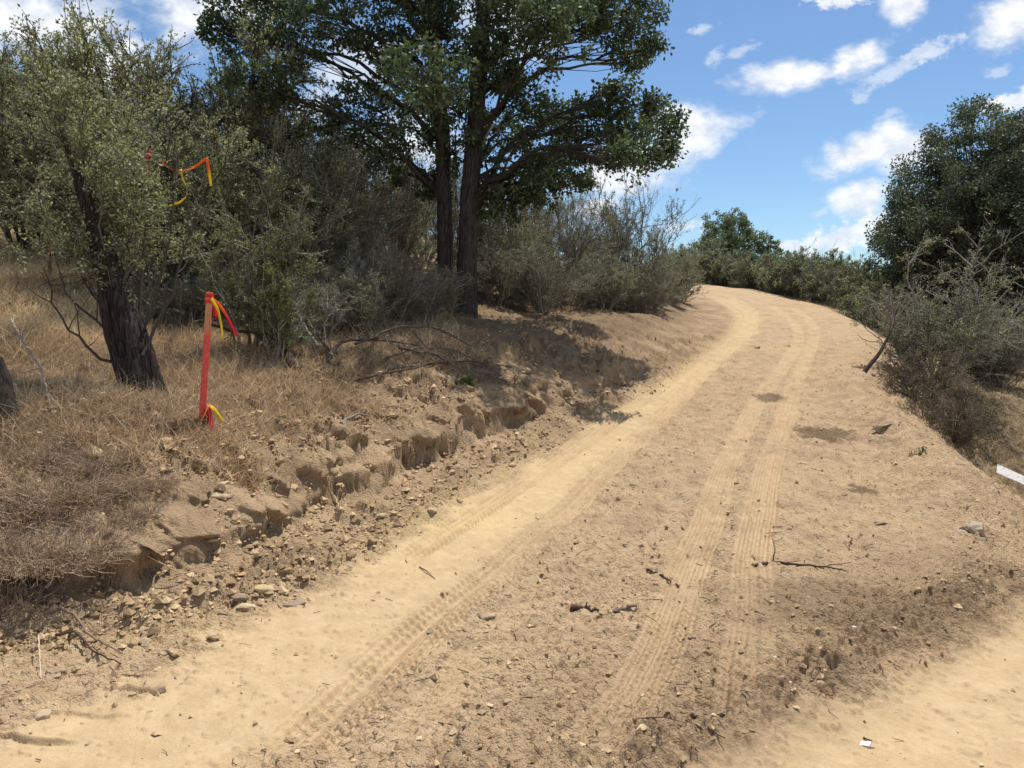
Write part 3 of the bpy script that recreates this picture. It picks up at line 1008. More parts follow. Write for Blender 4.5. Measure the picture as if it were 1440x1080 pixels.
# ------------------------------------------------------------------ shrubs
def shrub_parts(seed, h, rad, n0, n1, n2, leaves, lsize, cols, wood, aspect=.5, r0=.02, spread=.55, gap=0.0, up=.12, n3=0, lean=(0, 0), whips=0):
    g = np.random.default_rng(seed)
    a = g.uniform(0, 2 * np.pi, n0)
    tilt = np.sqrt(g.uniform(0.0, 1, n0))
    ang = np.arctan2(rad, h) * 1.05 * tilt
    d = np.stack([np.cos(a) * np.sin(ang) + lean[0], np.sin(a) * np.sin(ang) + lean[1], np.cos(ang)], 1)
    d = nrm(d)
    base = np.stack([np.cos(a), np.sin(a), np.zeros(n0)], 1) * (g.uniform(0, .12, n0) * rad)[:, None]
    base[:, 2] = -.08
    L0 = h * g.uniform(.6, .98, n0) * (1 - .28 * tilt)
    P0 = curves(g, base, d, L0, 7, up * .3, .03)
    G = Geo()
    rr = r0 * g.uniform(.6, 1.2, n0)
    wc = lambda n: pal(g, n, wood, .2)
    G.tubes(P0, rr[:, None] * np.linspace(1, .3, 7)[None], 6, wc(n0))

    def kids(P, n, ratio, Lp, rp, sp, tmin, K):
        i = g.integers(0, len(P), n)
        t = g.uniform(tmin, 1, n) ** .8
        b, tn = interp_pts(P, i, t)
        dd = nrm(tn * .8 + g.normal(0, sp, (n, 3)) + np.array([0, 0, up]))
        L = Lp[i] * ratio * g.uniform(.5, 1.2, n) * (1.25 - .6 * t)
        C = curves(g, b, dd, L, K, up, .05)
        return C, L, rp[i] * .5

    P1, L1, r1 = kids(P0, n1, .42, L0, rr, spread, .15, 5)
    G.tubes(P1, np.maximum(r1[:, None] * np.linspace(1, .35, 5)[None], .0025), 4, wc(n1))
    P2, L2, r2 = kids(P1, n2, .5, L1, r1, spread * 1.1, .1, 4)
    G.tubes(P2, np.maximum(r2[:, None] * np.linspace(1, .4, 4)[None], .0022), 3, wc(n2))
    tips = P2
    if n3:
        P3, L3, r3 = kids(P2, n3, .6, L2, r2, spread * 1.2, .1, 3)
        G.tubes(P3, np.maximum(r3[:, None] * np.linspace(1, .5, 3)[None], .0018), 3, wc(n3))
        tips = P3
    if whips:
        i = g.integers(0, n0, whips)
        b = P0[i, -1]
        dd = nrm(np.stack([g.normal(0, .14, whips), g.normal(0, .14, whips), np.ones(whips)], 1))
        PW = curves(g, b - dd * .2, dd, h * g.uniform(.12, .30, whips), 5, .05, .02)
        G.tubes(PW, np.linspace(.007, .002, 5)[None].repeat(whips, 0), 3, wc(whips))
    F = Geo()
    if leaves:
        i = g.integers(0, len(tips), leaves)
        hsh = np.random.default_rng(seed + 1).uniform(0, 1, len(tips))
        i = i[hsh[i] > gap]
        t = g.uniform(.05, 1.05, len(i))
        b, tn = interp_pts(tips, i, np.clip(t, 0, 1))
        b = b + g.normal(0, lsize * .5, b.shape)
        D, S, L, W = rand_leaves(g, b, tn, lsize, aspect)
        tipcol = pal(g, len(tips), np.ones((1, 3)), .22)[i]
        F.leaves(b, D, S, L, W, np.clip(pal(g, len(i), cols, .2) * tipcol, .005, .8))
        i = g.integers(0, len(P1), leaves // 6)
        b, tn = interp_pts(P1, i, g.uniform(.2, 1, leaves // 6))
        b = b + g.normal(0, lsize * .6, b.shape)
        D, S, L, W = rand_leaves(g, b, tn, lsize, aspect)
        F.leaves(b, D, S, L, W, np.clip(pal(g, len(i), cols, .25), .005, .8))
        if whips:
            i = np.repeat(np.arange(whips), 60)
            b, tn = interp_pts(PW, i, g.uniform(.0, 1, len(i)))
            b = b + g.normal(0, .012, b.shape)
            D, S, L, W = rand_leaves(g, b, tn, lsize * .9, aspect)
            F.leaves(b, D, S, L, W, pal(g, len(i), cols, .2))
    return G, F


OLIVE = [(0.211, 0.224, 0.133), (0.259, 0.273, 0.168), (0.168, 0.183, 0.105), (0.323, 0.329, 0.217), (0.133, 0.151, 0.086)]
GREYG = [(0.23, 0.238, 0.162), (0.276, 0.276, 0.192), (0.184, 0.192, 0.123), (0.337, 0.33, 0.245), (0.146, 0.153, 0.1)]
DARKG = [(0.085, 0.118, 0.061), (0.114, 0.148, 0.076), (0.067, 0.095, 0.049), (0.152, 0.18, 0.099)]
GREYW = [(0.23, 0.207, 0.178), (0.31, 0.287, 0.253), (0.172, 0.149, 0.127)]
DARKW = [(.095, .078, .065), (.14, .12, .10), (.07, .058, .05)]
PALEW = [(.30, .275, .24), (.24, .21, .18), (.36, .33, .30)]


def shrub(name, loc, label, cat, group, G, F, leafmat=None, rz=0.0, s=1.0):
    o = empty(name, loc, label, cat, group, rz, s)
    G.build('branchwork', M_TWIG, o)
    if F is not None and F.V:
        F.build('foliage', leafmat or M_LEAF, o)
    return o


def foot(px, depth):
    x = at(px, 430, depth)[0]
    return (x, depth, gz(x, depth) - .02)


# prototypes
G, F = shrub_parts(501, 3.3, 1.5, 18, 230, 2000, 58000, .036, OLIVE, DARKW, .55, .026, .5, .12, whips=5)
GL = 'tall olive green shrubs on the left hillside'
A = shrub('tall_shrub', foot(40, 12.3), 'tall olive shrub at the far left edge beside the slender rusty post', 'shrub', GL, G, F)
G, F = shrub_parts(502, 3.3, 1.6, 20, 260, 2300, 68000, .034, OLIVE + GREYG[:2], DARKW, .55, .028, .52, .10, whips=6)
B = shrub('tall_shrub', foot(222, 9.9), 'tall olive shrub with the flagging tape caught in it, right of the leaning trunk', 'shrub', GL, G, F)
G, F = shrub_parts(503, 2.6, 1.5, 18, 230, 1900, 52000, .032, OLIVE + GREYG, GREYW, .5, .022, .55, .15)
Cc = shrub('tall_shrub', foot(335, 10.4), 'olive shrub between the taped shrub and the bare grey shrub', 'shrub', GL, G, F)
copy_tree(A, foot(-80, 13.0), 2.0, 1.15, 'olive shrub cut by the left edge of the picture', GL)
copy_tree(B, foot(262, 12.6), 1.1, (1.35, 1.35, 1.42), 'tallest olive shrub, behind the taped shrub and left of the oak crown', GL)
copy_tree(A, foot(130, 12.8), 4.0, 1.15, 'olive shrub seen behind the leaning trunk', GL)
copy_tree(A, foot(90, 11.3), .8, (.8, .8, .72), 'lower olive shrub straight behind the leaning trunk', GL)
copy_tree(Cc, foot(-5, 15.5), 2.6, (1.15, 1.15, 1.1), 'olive shrub behind the far left shrub, above the straw slope', GL)
copy_tree(Cc, foot(395, 12.0), 4.4, (1.25, 1.25, 1.3), 'olive shrub below the left end of the oak crown', GL)
copy_tree(B, foot(345, 14.5), 3.0, 1.15, 'olive shrub deep behind, under the leftmost oak boughs', GL)
# lower bright shrub by the stake
G, F = shrub_parts(504, 2.15, 1.1, 12, 130, 900, 15000, .030, [(.12, .13, .06), (.15, .155, .08), (.10, .11, .05), (.19, .19, .11)], GREYW, .55, .016, .6, .25, up=.0)
shrub('low_shrub', foot(350, 8.5), 'lower yellow green shrub hanging behind the top of the red stake', 'shrub', None, G, F)
G, F = shrub_parts(505, 1.1, .5, 9, 60, 300, 5200, .028, [(.12, .14, .055), (.15, .165, .075), (.09, .11, .045)], GREYW, .55, .012, .35, .1)
shrub('low_shrub', foot(388, 8.0), 'narrow leafy green sprout standing right of the red stake', 'shrub', None, G, F)
# bare grey shrub
G, F = shrub_parts(506, 1.35, .95, 12, 90, 520, 1500, .02, [(.22, .22, .16), (.28, .27, .2)], PALEW, .6, .014, .75, .3, up=.02, n3=900, lean=(-.35, -.1))
shrub('bare_shrub', foot(452, 8.7), 'leafless pale grey twiggy shrub right of the stake', 'shrub', None, G, F)

G, F = shrub_parts(507, .9, 1.1, 14, 130, 600, 0, .02, OLIVE, [(.17, .14, .115), (.24, .20, .17)], .6, .010, .8, 0, up=-.05, n3=700)
p = hit(668, 528)
T1 = shrub('dead_twigs', (p[0], p[1], gz(p[0], p[1]) - .05), 'flattened heap of fine grey twigs right of the dead limbs', 'twig heap', None, G, F)
T1.scale = (1, .8, .42)
T1.name = 'twig_heap'
p = hit(590, 500)
copy_tree(T1, (p[0], p[1], gz(p[0], p[1]) - .05), 2.0, (.9, .8, .5), 'heap of fine grey twigs among the dead limbs')
p = hit(725, 545)
copy_tree(T1, (p[0], p[1], gz(p[0], p[1]) - .05), 4.0, (.6, .6, .35), 'small heap of fine twigs at the brink of the shaded bank')

# grey brush behind and right of the oak
G, F = shrub_parts(511, 2.7, 1.5, 22, 240, 1800, 17000, .032, GREYG + [(.10, .085, .06)], GREYW, .45, .02, .42, .2, n3=2600)
GK = 'grey green brush behind the oak'
K1 = shrub('grey_brush', foot(470, 13.2), 'grey brush left of the oak trunks behind the bare shrub', 'brush', GK, G, F)
G, F = shrub_parts(512, 2.5, 1.5, 22, 240, 1800, 21000, .034, GREYG + OLIVE[:2], GREYW, .45, .02, .42, .15, n3=2400)
K2 = shrub('grey_brush', foot(555, 14.6), 'grey brush just left of the oak trunks', 'brush', GK, G, F)
copy_tree(K1, foot(645, 16.5), 1.0, 1.05, 'grey brush seen between and behind the two oak trunks', GK)
copy_tree(K2, foot(715, 16.0), 2.1, .98, 'grey brush just right of the oak trunks', GK)
copy_tree(K1, foot(785, 16.8), 3.3, .96, 'grey brush under the right hand oak boughs', GK)
copy_tree(K1, foot(500, 16.5), 5.1, 1.25, 'taller grey brush deep behind the left oak boughs', GK)
copy_tree(K2, foot(430, 15.5), 4.3, 1.2, 'grey brush deep behind the bare shrub', GK)
copy_tree(K2, foot(840, 18.6), .4, 1.02, 'grey brush left of the airy pale shrub', GK)
copy_tree(K2, foot(598, 19.5), .9, 1.25, 'grey brush far behind the left oak trunk', GK)
copy_tree(K1, foot(735, 20.0), 1.9, 1.2, 'grey brush far behind the right oak trunk', GK)
G, F = shrub_parts(513, 3.3, 1.5, 18, 190, 1200, 15000, .036, [(.12, .135, .08), (.15, .16, .10), (.095, .11, .065)], GREYW, .45, .018, .40, .15, up=.2, n3=900)
shrub('airy_shrub', foot(888, 18.2), 'airy pale green shrub standing against the sky at the bank crest', 'shrub', None, G, F)
copy_tree(K2, foot(935, 20.3), 5.0, (.85, .85, .72), 'low grey brush at the left brink of the bend', GK)
copy_tree(K1, foot(765, 14.4), 5.6, (.7, .7, .5), 'low dark brush right of the oak foot', GK)
copy_tree(K2, foot(850, 16.6), 2.8, (.8, .8, .55), 'low grey brush in front of the airy shrub', GK)
copy_tree(K1, foot(905, 17.6), 1.3, (.75, .75, .5), 'low brush at the top of the bank right of the airy shrub', GK)
copy_tree(K1, foot(520, 11.2), 2.4, (.62, .62, .45), 'low dark brush behind the limb pile', GK)
copy_tree(K2, foot(470, 10.4), .2, (.5, .5, .42), 'low dark brush behind the bare grey shrub', GK)
copy_tree(K2, foot(575, 12.4), 5.3, (.55, .55, .42), 'low brush at the left foot of the oak', GK)

for px, dep, s, lb in ((700, 14.6, .62, 'low brush hard against the right side of the oak foot'), (735, 15.4, .7, 'low brush second from the right side of the oak foot'),
                       (800, 15.6, .66, 'low brush midway between the oak foot and the airy shrub'), (825, 17.0, .75, 'low brush just left of the airy shrub'),
                       (880, 17.2, .6, 'small brush on the bank top before the airy shrub'), (915, 18.9, .7, 'low brush right below the airy shrub'),
                       (950, 21.5, .7, 'low brush on the bank where the track bends'), (668, 14.9, .6, 'low brush directly behind the right oak trunk'),
                       (540, 12.2, .62, 'low brush behind the arched dead limb'), (490, 12.0, .66, 'low brush right of the bare grey shrub')):
    fx = foot(px, dep)
    copy_tree(K2 if dep > 15 else K1, (fx[0], fx[1], fx[2] - .18), px * .7, (s * 1.1, s * 1.1, s * .85), lb, GK)
# brush beyond the bend
for px, dep, s, lb in ((300, 9.9, .55, 'low brush behind the stake top, left of the narrow green sprout'), (425, 9.6, .5, 'low brush at the left foot of the bare grey shrub'),
                       (500, 10.2, .55, 'low brush above the arched dead limb'), (545, 10.9, .6, 'low brush above the middle of the limb pile'),
                       (590, 11.4, .6, 'low brush at the right end of the limb pile'), (250, 9.4, .5, 'low brush between the leaning trunk and the stake')):
    fx = foot(px, dep)
    copy_tree(K1 if px % 2 else K2, (fx[0], fx[1], fx[2] - .12), px * .37, (s * 1.1, s * 1.1, s * .75), lb, GK)
GC = 'brush beyond the bend of the track'
BK = 'brush filling the skyline behind the first row'
G, F = shrub_parts(521, 2.3, 1.7, 26, 260, 1700, 30000, .05, GREYG + DARKG[:2], GREYW, .5, .02, .45, .1, n3=900)
Q1 = None
far = [(975, 34, 1.0, 'brush at the left end of the row beyond the bend'), (1022, 33.5, 1.0, 'brush below the round topped tree beyond the bend'),
       (1063, 31.5, .95, 'brush below the small pointed tree beyond the bend'), (1100, 29.5, 1.0, 'brush in the middle of the row beyond the bend'),
       (1140, 28.2, 1.08, 'highest brush of the row beyond the bend'), (1178, 26.4, 1.02, 'brush right of the highest one beyond the bend'),
       (1212, 24.2, .92, 'brush at the right end of the row, left of the dark tree'), (1240, 21.5, .85, 'low brush behind the grey roadside bush')]
for i, (px, dep, s, lb) in enumerate(far):
    fx = foot(px, dep)
    fx = (fx[0], fx[1], fx[2] - .5)
    s *= 1.16
    if Q1 is None:
        Q1 = shrub('far_brush', fx, lb, 'brush', GC, G, F, None, 0, s)
    else:
        copy_tree(Q1, fx, i * 1.7, s, lb, GC)

for i, (px, dep, s) in enumerate([(960, 38, 1.1), (1000, 38, 1.1), (1045, 37, 1.1), (1090, 36, 1.1), (1130, 34, 1.15), (1165, 32, 1.1), (1200, 29, 1.05), (1240, 27, 1.0), (1290, 28, 1.1), (1350, 27, 1.2), (1420, 26, 1.2), (1500, 26, 1.2)]):
    fx = foot(px, dep)
    copy_tree(Q1, (fx[0], fx[1], fx[2] - .7), 1 + i * 2.3, s * 1.15, 'brush of the hindmost row closing the skyline beyond the bend', BK)

# dry brush skirts
BRN = [(.34, .25, .17), (.42, .31, .21), (.27, .19, .145), (.50, .39, .26)]


def dry_clump(seed, h, rad, n, droop=.4, cols=BRN):
    g = np.random.default_rng(seed)
    a = g.uniform(0, 6.28, n)
    rr = rad * np.sqrt(g.uniform(0, 1, n)) * .75
    b = np.stack([np.cos(a) * rr, np.sin(a) * rr, np.full(n, -.05)], 1)
    d = nrm(np.stack([np.cos(a) * g.uniform(.1, 1.1, n), np.sin(a) * g.uniform(.1, 1.1, n), np.ones(n)], 1) + g.normal(0, .35, (n, 3)))
    L = h * g.uniform(.4, 1.2, n)
    P = curves(g, b, d, L, 5, -droop, .07)
    G = Geo()
    G.tubes(P, np.linspace(.0022, .0012, 5)[None].repeat(n, 0), 3, pal(g, n, cols, .25))
    m = n * 2
    i = g.integers(0, n, m)
    b, tn = interp_pts(P, i, g.uniform(.2, 1, m))
    Pt = curves(g, b, nrm(tn + g.normal(0, .7, (m, 3))), h * g.uniform(.08, .3, m), 3, 0, .06)
    G.tubes(Pt, np.linspace(.0016, .001, 3)[None].repeat(m, 0), 3, pal(g, m, cols, .25))
    return G


GD = 'dry brown brush along the top of the left bank'
D1 = None
clumps = [(30, 700, .85, 'dry brown brush clump at the left edge above the bank'), (95, 690, .8, 'dry brown brush clump second from the left edge'),
          (20, 780, .85, 'dry brown brush hanging lowest over the left bank'), (85, 770, .75, 'dry purple brown brush hanging over the left bank corner'),
          (150, 720, .6, 'dry brown brush clump at the right end of the bank top'), (140, 650, .65, 'dry reddish brush behind the bank top brush'),
          (20, 640, .75, 'dry brush in front of the dark stump'), (205, 690, .42, 'small dry brush tuft left of the upper soil blocks'),
          (10, 840, .7, 'dry brush at the bank foot by the left edge')]
for i, (px, py, s, lb) in enumerate(clumps):
    p = hit(px, py)
    loc = (p[0], p[1], gz(p[0], p[1]) - .03)
    if D1 is None:
        G = dry_clump(531, .30, .55, 1000)
        D1 = G.build('dry_brush', M_TWIG)
        D1.location = loc
        D1.scale = (s, s, s)
        tag(D1, lb, 'dry brush', GD)
    else:
        c = D1.copy()
        COL.objects.link(c)
        c.location = loc
        c.rotation_euler = (0, 0, i * 2.1)
        c.scale = (s, s, s)
        c['label'] = lb

# right roadside bush
G, F = shrub_parts(541, 2.35, 1.75, 34, 340, 2200, 30000, .030, GREYG + [(.13, .115, .075)], GREYW, .5, .02, .6, .2, up=.0, n3=2600)
shrub('roadside_bush', foot(1322, 12.0), 'tangled grey twiggy bush on the right brink of the track', 'bush', None, G, F)
copy_tree([o for o in COL.objects if o.name == 'roadside_bush'][0], foot(1390, 13.2), 2.2, (.85, .85, .88), 'second tangled grey bush, behind and right of the one on the brink')
G, F = shrub_parts(542, 1.2, 1.0, 20, 160, 800, 5200, .026, [(.14, .11, .075), (.17, .135, .09), (.10, .09, .055)], [(.13, .10, .08), (.17, .13, .10)], .5, .010, .7, .2, up=-.1, n3=1500)
E1 = shrub('dry_bush', foot(1352, 10.1), 'dry brown bush sprawling below the grey roadside bush', 'bush', None, G, F)
copy_tree(E1, foot(1300, 10.8), 2.0, (.95, .95, .9), 'dry brown bush at the left foot of the roadside bush')
copy_tree(E1, foot(1410, 12.8), 4.0, (1.0, 1.0, .9), 'dry bush under the dark tree at the right edge')
f = foot(1213, 11.4)
o = empty('dead_sapling', f, 'dark leaning dead sapling at the left foot of the roadside bush', 'sapling')
G = Geo()
P = path3([(0, 0, -.08), (.14, .05, .10), (.36, .12, .32), (.55, .2, .65), (.66, .25, 1.0)], 12)
G.tubes(P[None], np.linspace(.042, .010, 12)[None], 7, np.array([[.075, .055, .045]]))
gg = np.random.default_rng(61)
ch = curves(gg, P[gg.integers(5, 12, 14)], nrm(gg.normal(0, .5, (14, 3)) + np.array([0, 0, .9])), gg.uniform(.3, .8, 14), 5, .1, .05)
G.tubes(ch, np.linspace(.010, .003, 5)[None].repeat(14, 0), 4, pal(gg, 14, GREYW, .2))
G.build('branchwork', M_TWIG, o)

# ------------------------------------------------------------------ oak
def leaf_clumps(F, g, C, r, per, size, aspect, cols, flat=.8):
    n = len(C) * per
    i = np.repeat(np.arange(len(C)), per)
    off = nrm(g.normal(0, 1, (n, 3))) * (g.uniform(0, 1, n) ** .5)[:, None] * np.array([1, 1, flat])
    P = C[i] + off * r[i][:, None]
    D, S, L, W = rand_leaves(g, P, off * .6 + np.array([0, 0, -.25]), size, aspect, .7)
    shade = pal(g, len(C), np.ones((1, 3)), .16)[i]
    F.leaves(P, D, S, L, W, np.clip(pal(g, n, cols, .2) * shade, .004, .8))


def rough_trunk(G, P, Rr, sides=18, amp=.10, seed=1):
    P = np.asarray(P, float)
    n0 = G.n
    G.tubes(P[None], np.asarray(Rr)[None], sides, np.array([[.09, .075, .06]]))
    V = G.V[-1]
    K = len(P)
    c = np.repeat(P, sides, axis=0)
    a = np.tile(np.arange(sides), K) / sides * 6.0
    k = np.repeat(np.arange(K), sides)
    rad = V - c
    w = 1 + amp * (perlin(a * 1.5 + seed, k * .25, seed) + .6 * np.sin(a * 6.283 / 6 * 5 + seed))
    G.V[-1] = c + rad * w[:, None]


def build_oak():
    g = np.random.default_rng(601)
    D = 13.0
    b1 = at(631, 428, D)
    b2 = at(657, 430, D - .25)
    org = np.array([(b1[0] + b2[0]) / 2, D, 0])
    org[2] = gz(org[0], D) - .02
    o = empty('oak_tree', org, 'large dark green oak with two straight trunks on the bank', 'tree')
    t1 = [at(626, 445, D), at(626, 380, D), at(625, 280, D + .05), at(622, 180, D + .1), at(612, 90, D + .2), at(618, -20, D + .2), at(612, -130, D + .3), at(600, -260, D + .4)]
    t2 = [at(655, 450, D - .25), at(657, 380, D - .2), at(660, 280, D - .2), at(668, 180, D - .15), at(676, 90, D - .1), at(682, -20, D), at(690, -140, D), at(700, -280, D)]
    trunks = []
    for t, r0, sd in ((t1, .135, 2), (t2, .16, 5)):
        P = path3(t, 40) - org
        P[0, 2] = min(P[0, 2], -.15)
        Rr = np.interp(np.linspace(0, 1, 40), [0, .06, .2, .6, 1], [r0 * 1.35, r0 * 1.08, r0, r0 * .72, .05])
        G = Geo()
        rough_trunk(G, P, Rr, 22, .08, sd)
        G.build('trunk', M_BARK, o)
        trunks.append(P)
    lobes = [(340, 50, 42), (372, 110, 42), (335, 130, 26), (400, 60, 48), (450, 30, 48), (390, 15, 46), 
             (505, 150, 42), (470, 185, 30), (540, 200, 42), (560, 118, 46), (540, 60, 42), (580, 30, 46), (592, 165, 42), (570, 245, 26),
             (640, 50, 52), (648, 130, 50), (640, 205, 44), (690, 90, 48), (700, 180, 52), (720, 40, 52), (742, 130, 46), (760, 190, 42), (722, 250, 42),
             (700, 285, 32), (762, 262, 32), (780, 30, 48), (822, 15, 42), (862, 35, 40), (900, 28, 34),
             (912, 68, 20), (888, 88, 24), (850, 160, 36), (812, 200, 36), (796, 160, 32), (882, 188, 36), (918, 150, 22), (936, 172, 24), (902, 218, 26),
             (938, 212, 18), (850, 226, 26), (782, 238, 32), (818, 252, 18), (866, 130, 20), (600, 100, 40), (610, 260, 26),
             (400, -60, 80), (520, -60, 85), (640, -60, 95), (760, -50, 85), (860, -45, 55), (600, -170, 105), (720, -165, 95), (480, -150, 80), (660, -270, 90),
             (330, -10, 44), (300, 40, 24)]
    Gb = Geo()
    F = Geo()
    for k, (px, py, rp) in enumerate(lobes):
        edge = px > 780 or px < 420
        dep = D + g.normal(0, .9 if edge else 1.7)
        if py > 270:
            dep = D - g.uniform(-.5, 1.0)
        c = at(px, py, dep) - org
        r = rp * .0132
        P = trunks[0] if px < 645 else trunks[1]
        # limb leaves the trunk lower than the lobe and nearer as it is closer
        dist = np.hypot(c[0] - P[:, 0].mean(), c[1] - P[:, 1].mean())
        zt = np.clip(c[2] - .45 * dist - .2, 1.9, 7.5)
        s = P[np.argmin(np.abs(P[:, 2] - zt))]
        mid = (s + c) / 2 + np.array([0, 0, .12 * dist]) + g.normal(0, .12, 3)
        limb = path3([s, mid * .6 + s * .4 + np.array([0, 0, .03 * dist]), mid, c], 12)
        limb[1:-1] += g.normal(0, .055, (10, 3))
        r0 = min(.012 + .011 * dist, .048)
        Gb.tubes(limb[None], np.linspace(r0, .012, 12)[None], 6, np.array([[.07, .058, .048]]))
        ns = int(10 + 22 * (r / .6) ** 2)
        sub = nrm(g.normal(0, 1, (ns, 3))) * (g.uniform(.15, 1, ns) ** .5)[:, None] * r * np.array([1.1, 1.1, .85])
        C = c + sub
        bi = g.integers(6, 12, ns)
        tw = np.stack([limb[bi], limb[bi] * .5 + C * .5 + g.normal(0, .06, (ns, 3)), C], 1)
        Gb.tubes(tw, np.linspace(.010, .004, 3)[None].repeat(ns, 0), 3, pal(g, ns, DARKW, .15))
        leaf_clumps(F, g, C, g.uniform(.10, .24, ns), 54, .072, .62,
                    [(.070, .098, .054), (.092, .122, .064), (.055, .078, .046), (.12, .15, .08)])
    Gb.build('limb_work', M_BARK, o)
    F.build('crown', M_OAKLEAF, o)


build_oak()

# ------------------------------------------------------------------ dense round trees
def round_tree(name, px, dep, top_py, w, label, cat, seed, n_cl, per, size, cols, low=.12, leafmat=None, group=None):
    g = np.random.default_rng(seed)
    f = np.array(foot(px, dep))
    top = at(px, top_py, dep)[2] - f[2]
    o = empty(name, f, label, cat, group)
    G = Geo()
    c = np.array([0, 0, top * (.5 + low * .5)])
    rad = np.array([w / 2, w / 2, top * (.5 - low * .5)])
    u = nrm(g.normal(0, 1, (n_cl, 3)))
    bump = 1 + .20 * perlin(u[:, 0] * 2.2 + seed, u[:, 1] * 2.2 + u[:, 2] * 1.9, seed) + .10 * perlin(u[:, 0] * 6, u[:, 2] * 6 + u[:, 1] * 5, seed + 3)
    rr = (g.uniform(.25, 1, n_cl) ** .45) * bump
    C = c + u * rad * rr[:, None]
    C[:, 2] = np.maximum(C[:, 2], .25)
    tr = path3([(0, 0, -.1), (.06, .02, top * .25), (-.05, .05, top * .5), (.05, 0, top * .8)], 14)
    Gt = Geo()
    rough_trunk(Gt, tr, np.linspace(.17, .05, 14), 12, .1, seed)
    Gt.build('trunk', M_BARK, o)
    i = g.integers(3, 14, n_cl)
    s = tr[i]
    mid = (s + C) / 2 + np.array([0, 0, -.04]) * top + g.normal(0, .1, (n_cl, 3))
    G.tubes(np.stack([s, mid, C], 1), np.linspace(.028, .006, 3)[None].repeat(n_cl, 0), 3, pal(g, n_cl, DARKW, .2))
    G.build('limb_work', M_TWIG, o)
    F = Geo()
    leaf_clumps(F, g, C, g.uniform(.18, .42, n_cl) * (w / 6.0) ** .5, per, size, .55, cols)
    F.build('crown', leafmat or M_OAKLEAF, o)
    return o


LIVE = [(0.078, 0.096, 0.062), (0.102, 0.122, 0.079), (0.06, 0.077, 0.05), (0.138, 0.156, 0.102)]
round_tree('live_oak', 1385, 20.5, 138, 5.8, 'broad dark evergreen oak at the right edge of the picture', 'tree', 701, 640, 170, .075, LIVE, .02)
round_tree('live_oak', 1500, 18.5, 150, 5.2, 'second dark evergreen oak cut by the right edge', 'tree', 702, 420, 150, .075, LIVE, .02)
round_tree('live_oak', 1300, 22.5, 270, 3.2, 'lower dark evergreen shoulder left of the broad evergreen oak', 'tree', 703, 230, 140, .075, LIVE, .0)
CREST = [(0.163, 0.2, 0.106), (0.2, 0.237, 0.131), (0.125, 0.156, 0.088)]
round_tree('round_tree', 1020, 42, 292, 3.9, 'round topped green tree on the skyline beyond the bend', 'tree', 704, 240, 90, .11, CREST, .1)
round_tree('small_tree', 1077, 41, 325, 1.7, 'small pointed tree on the skyline right of the round topped tree', 'tree', 705, 80, 80, .10, CREST, .1)

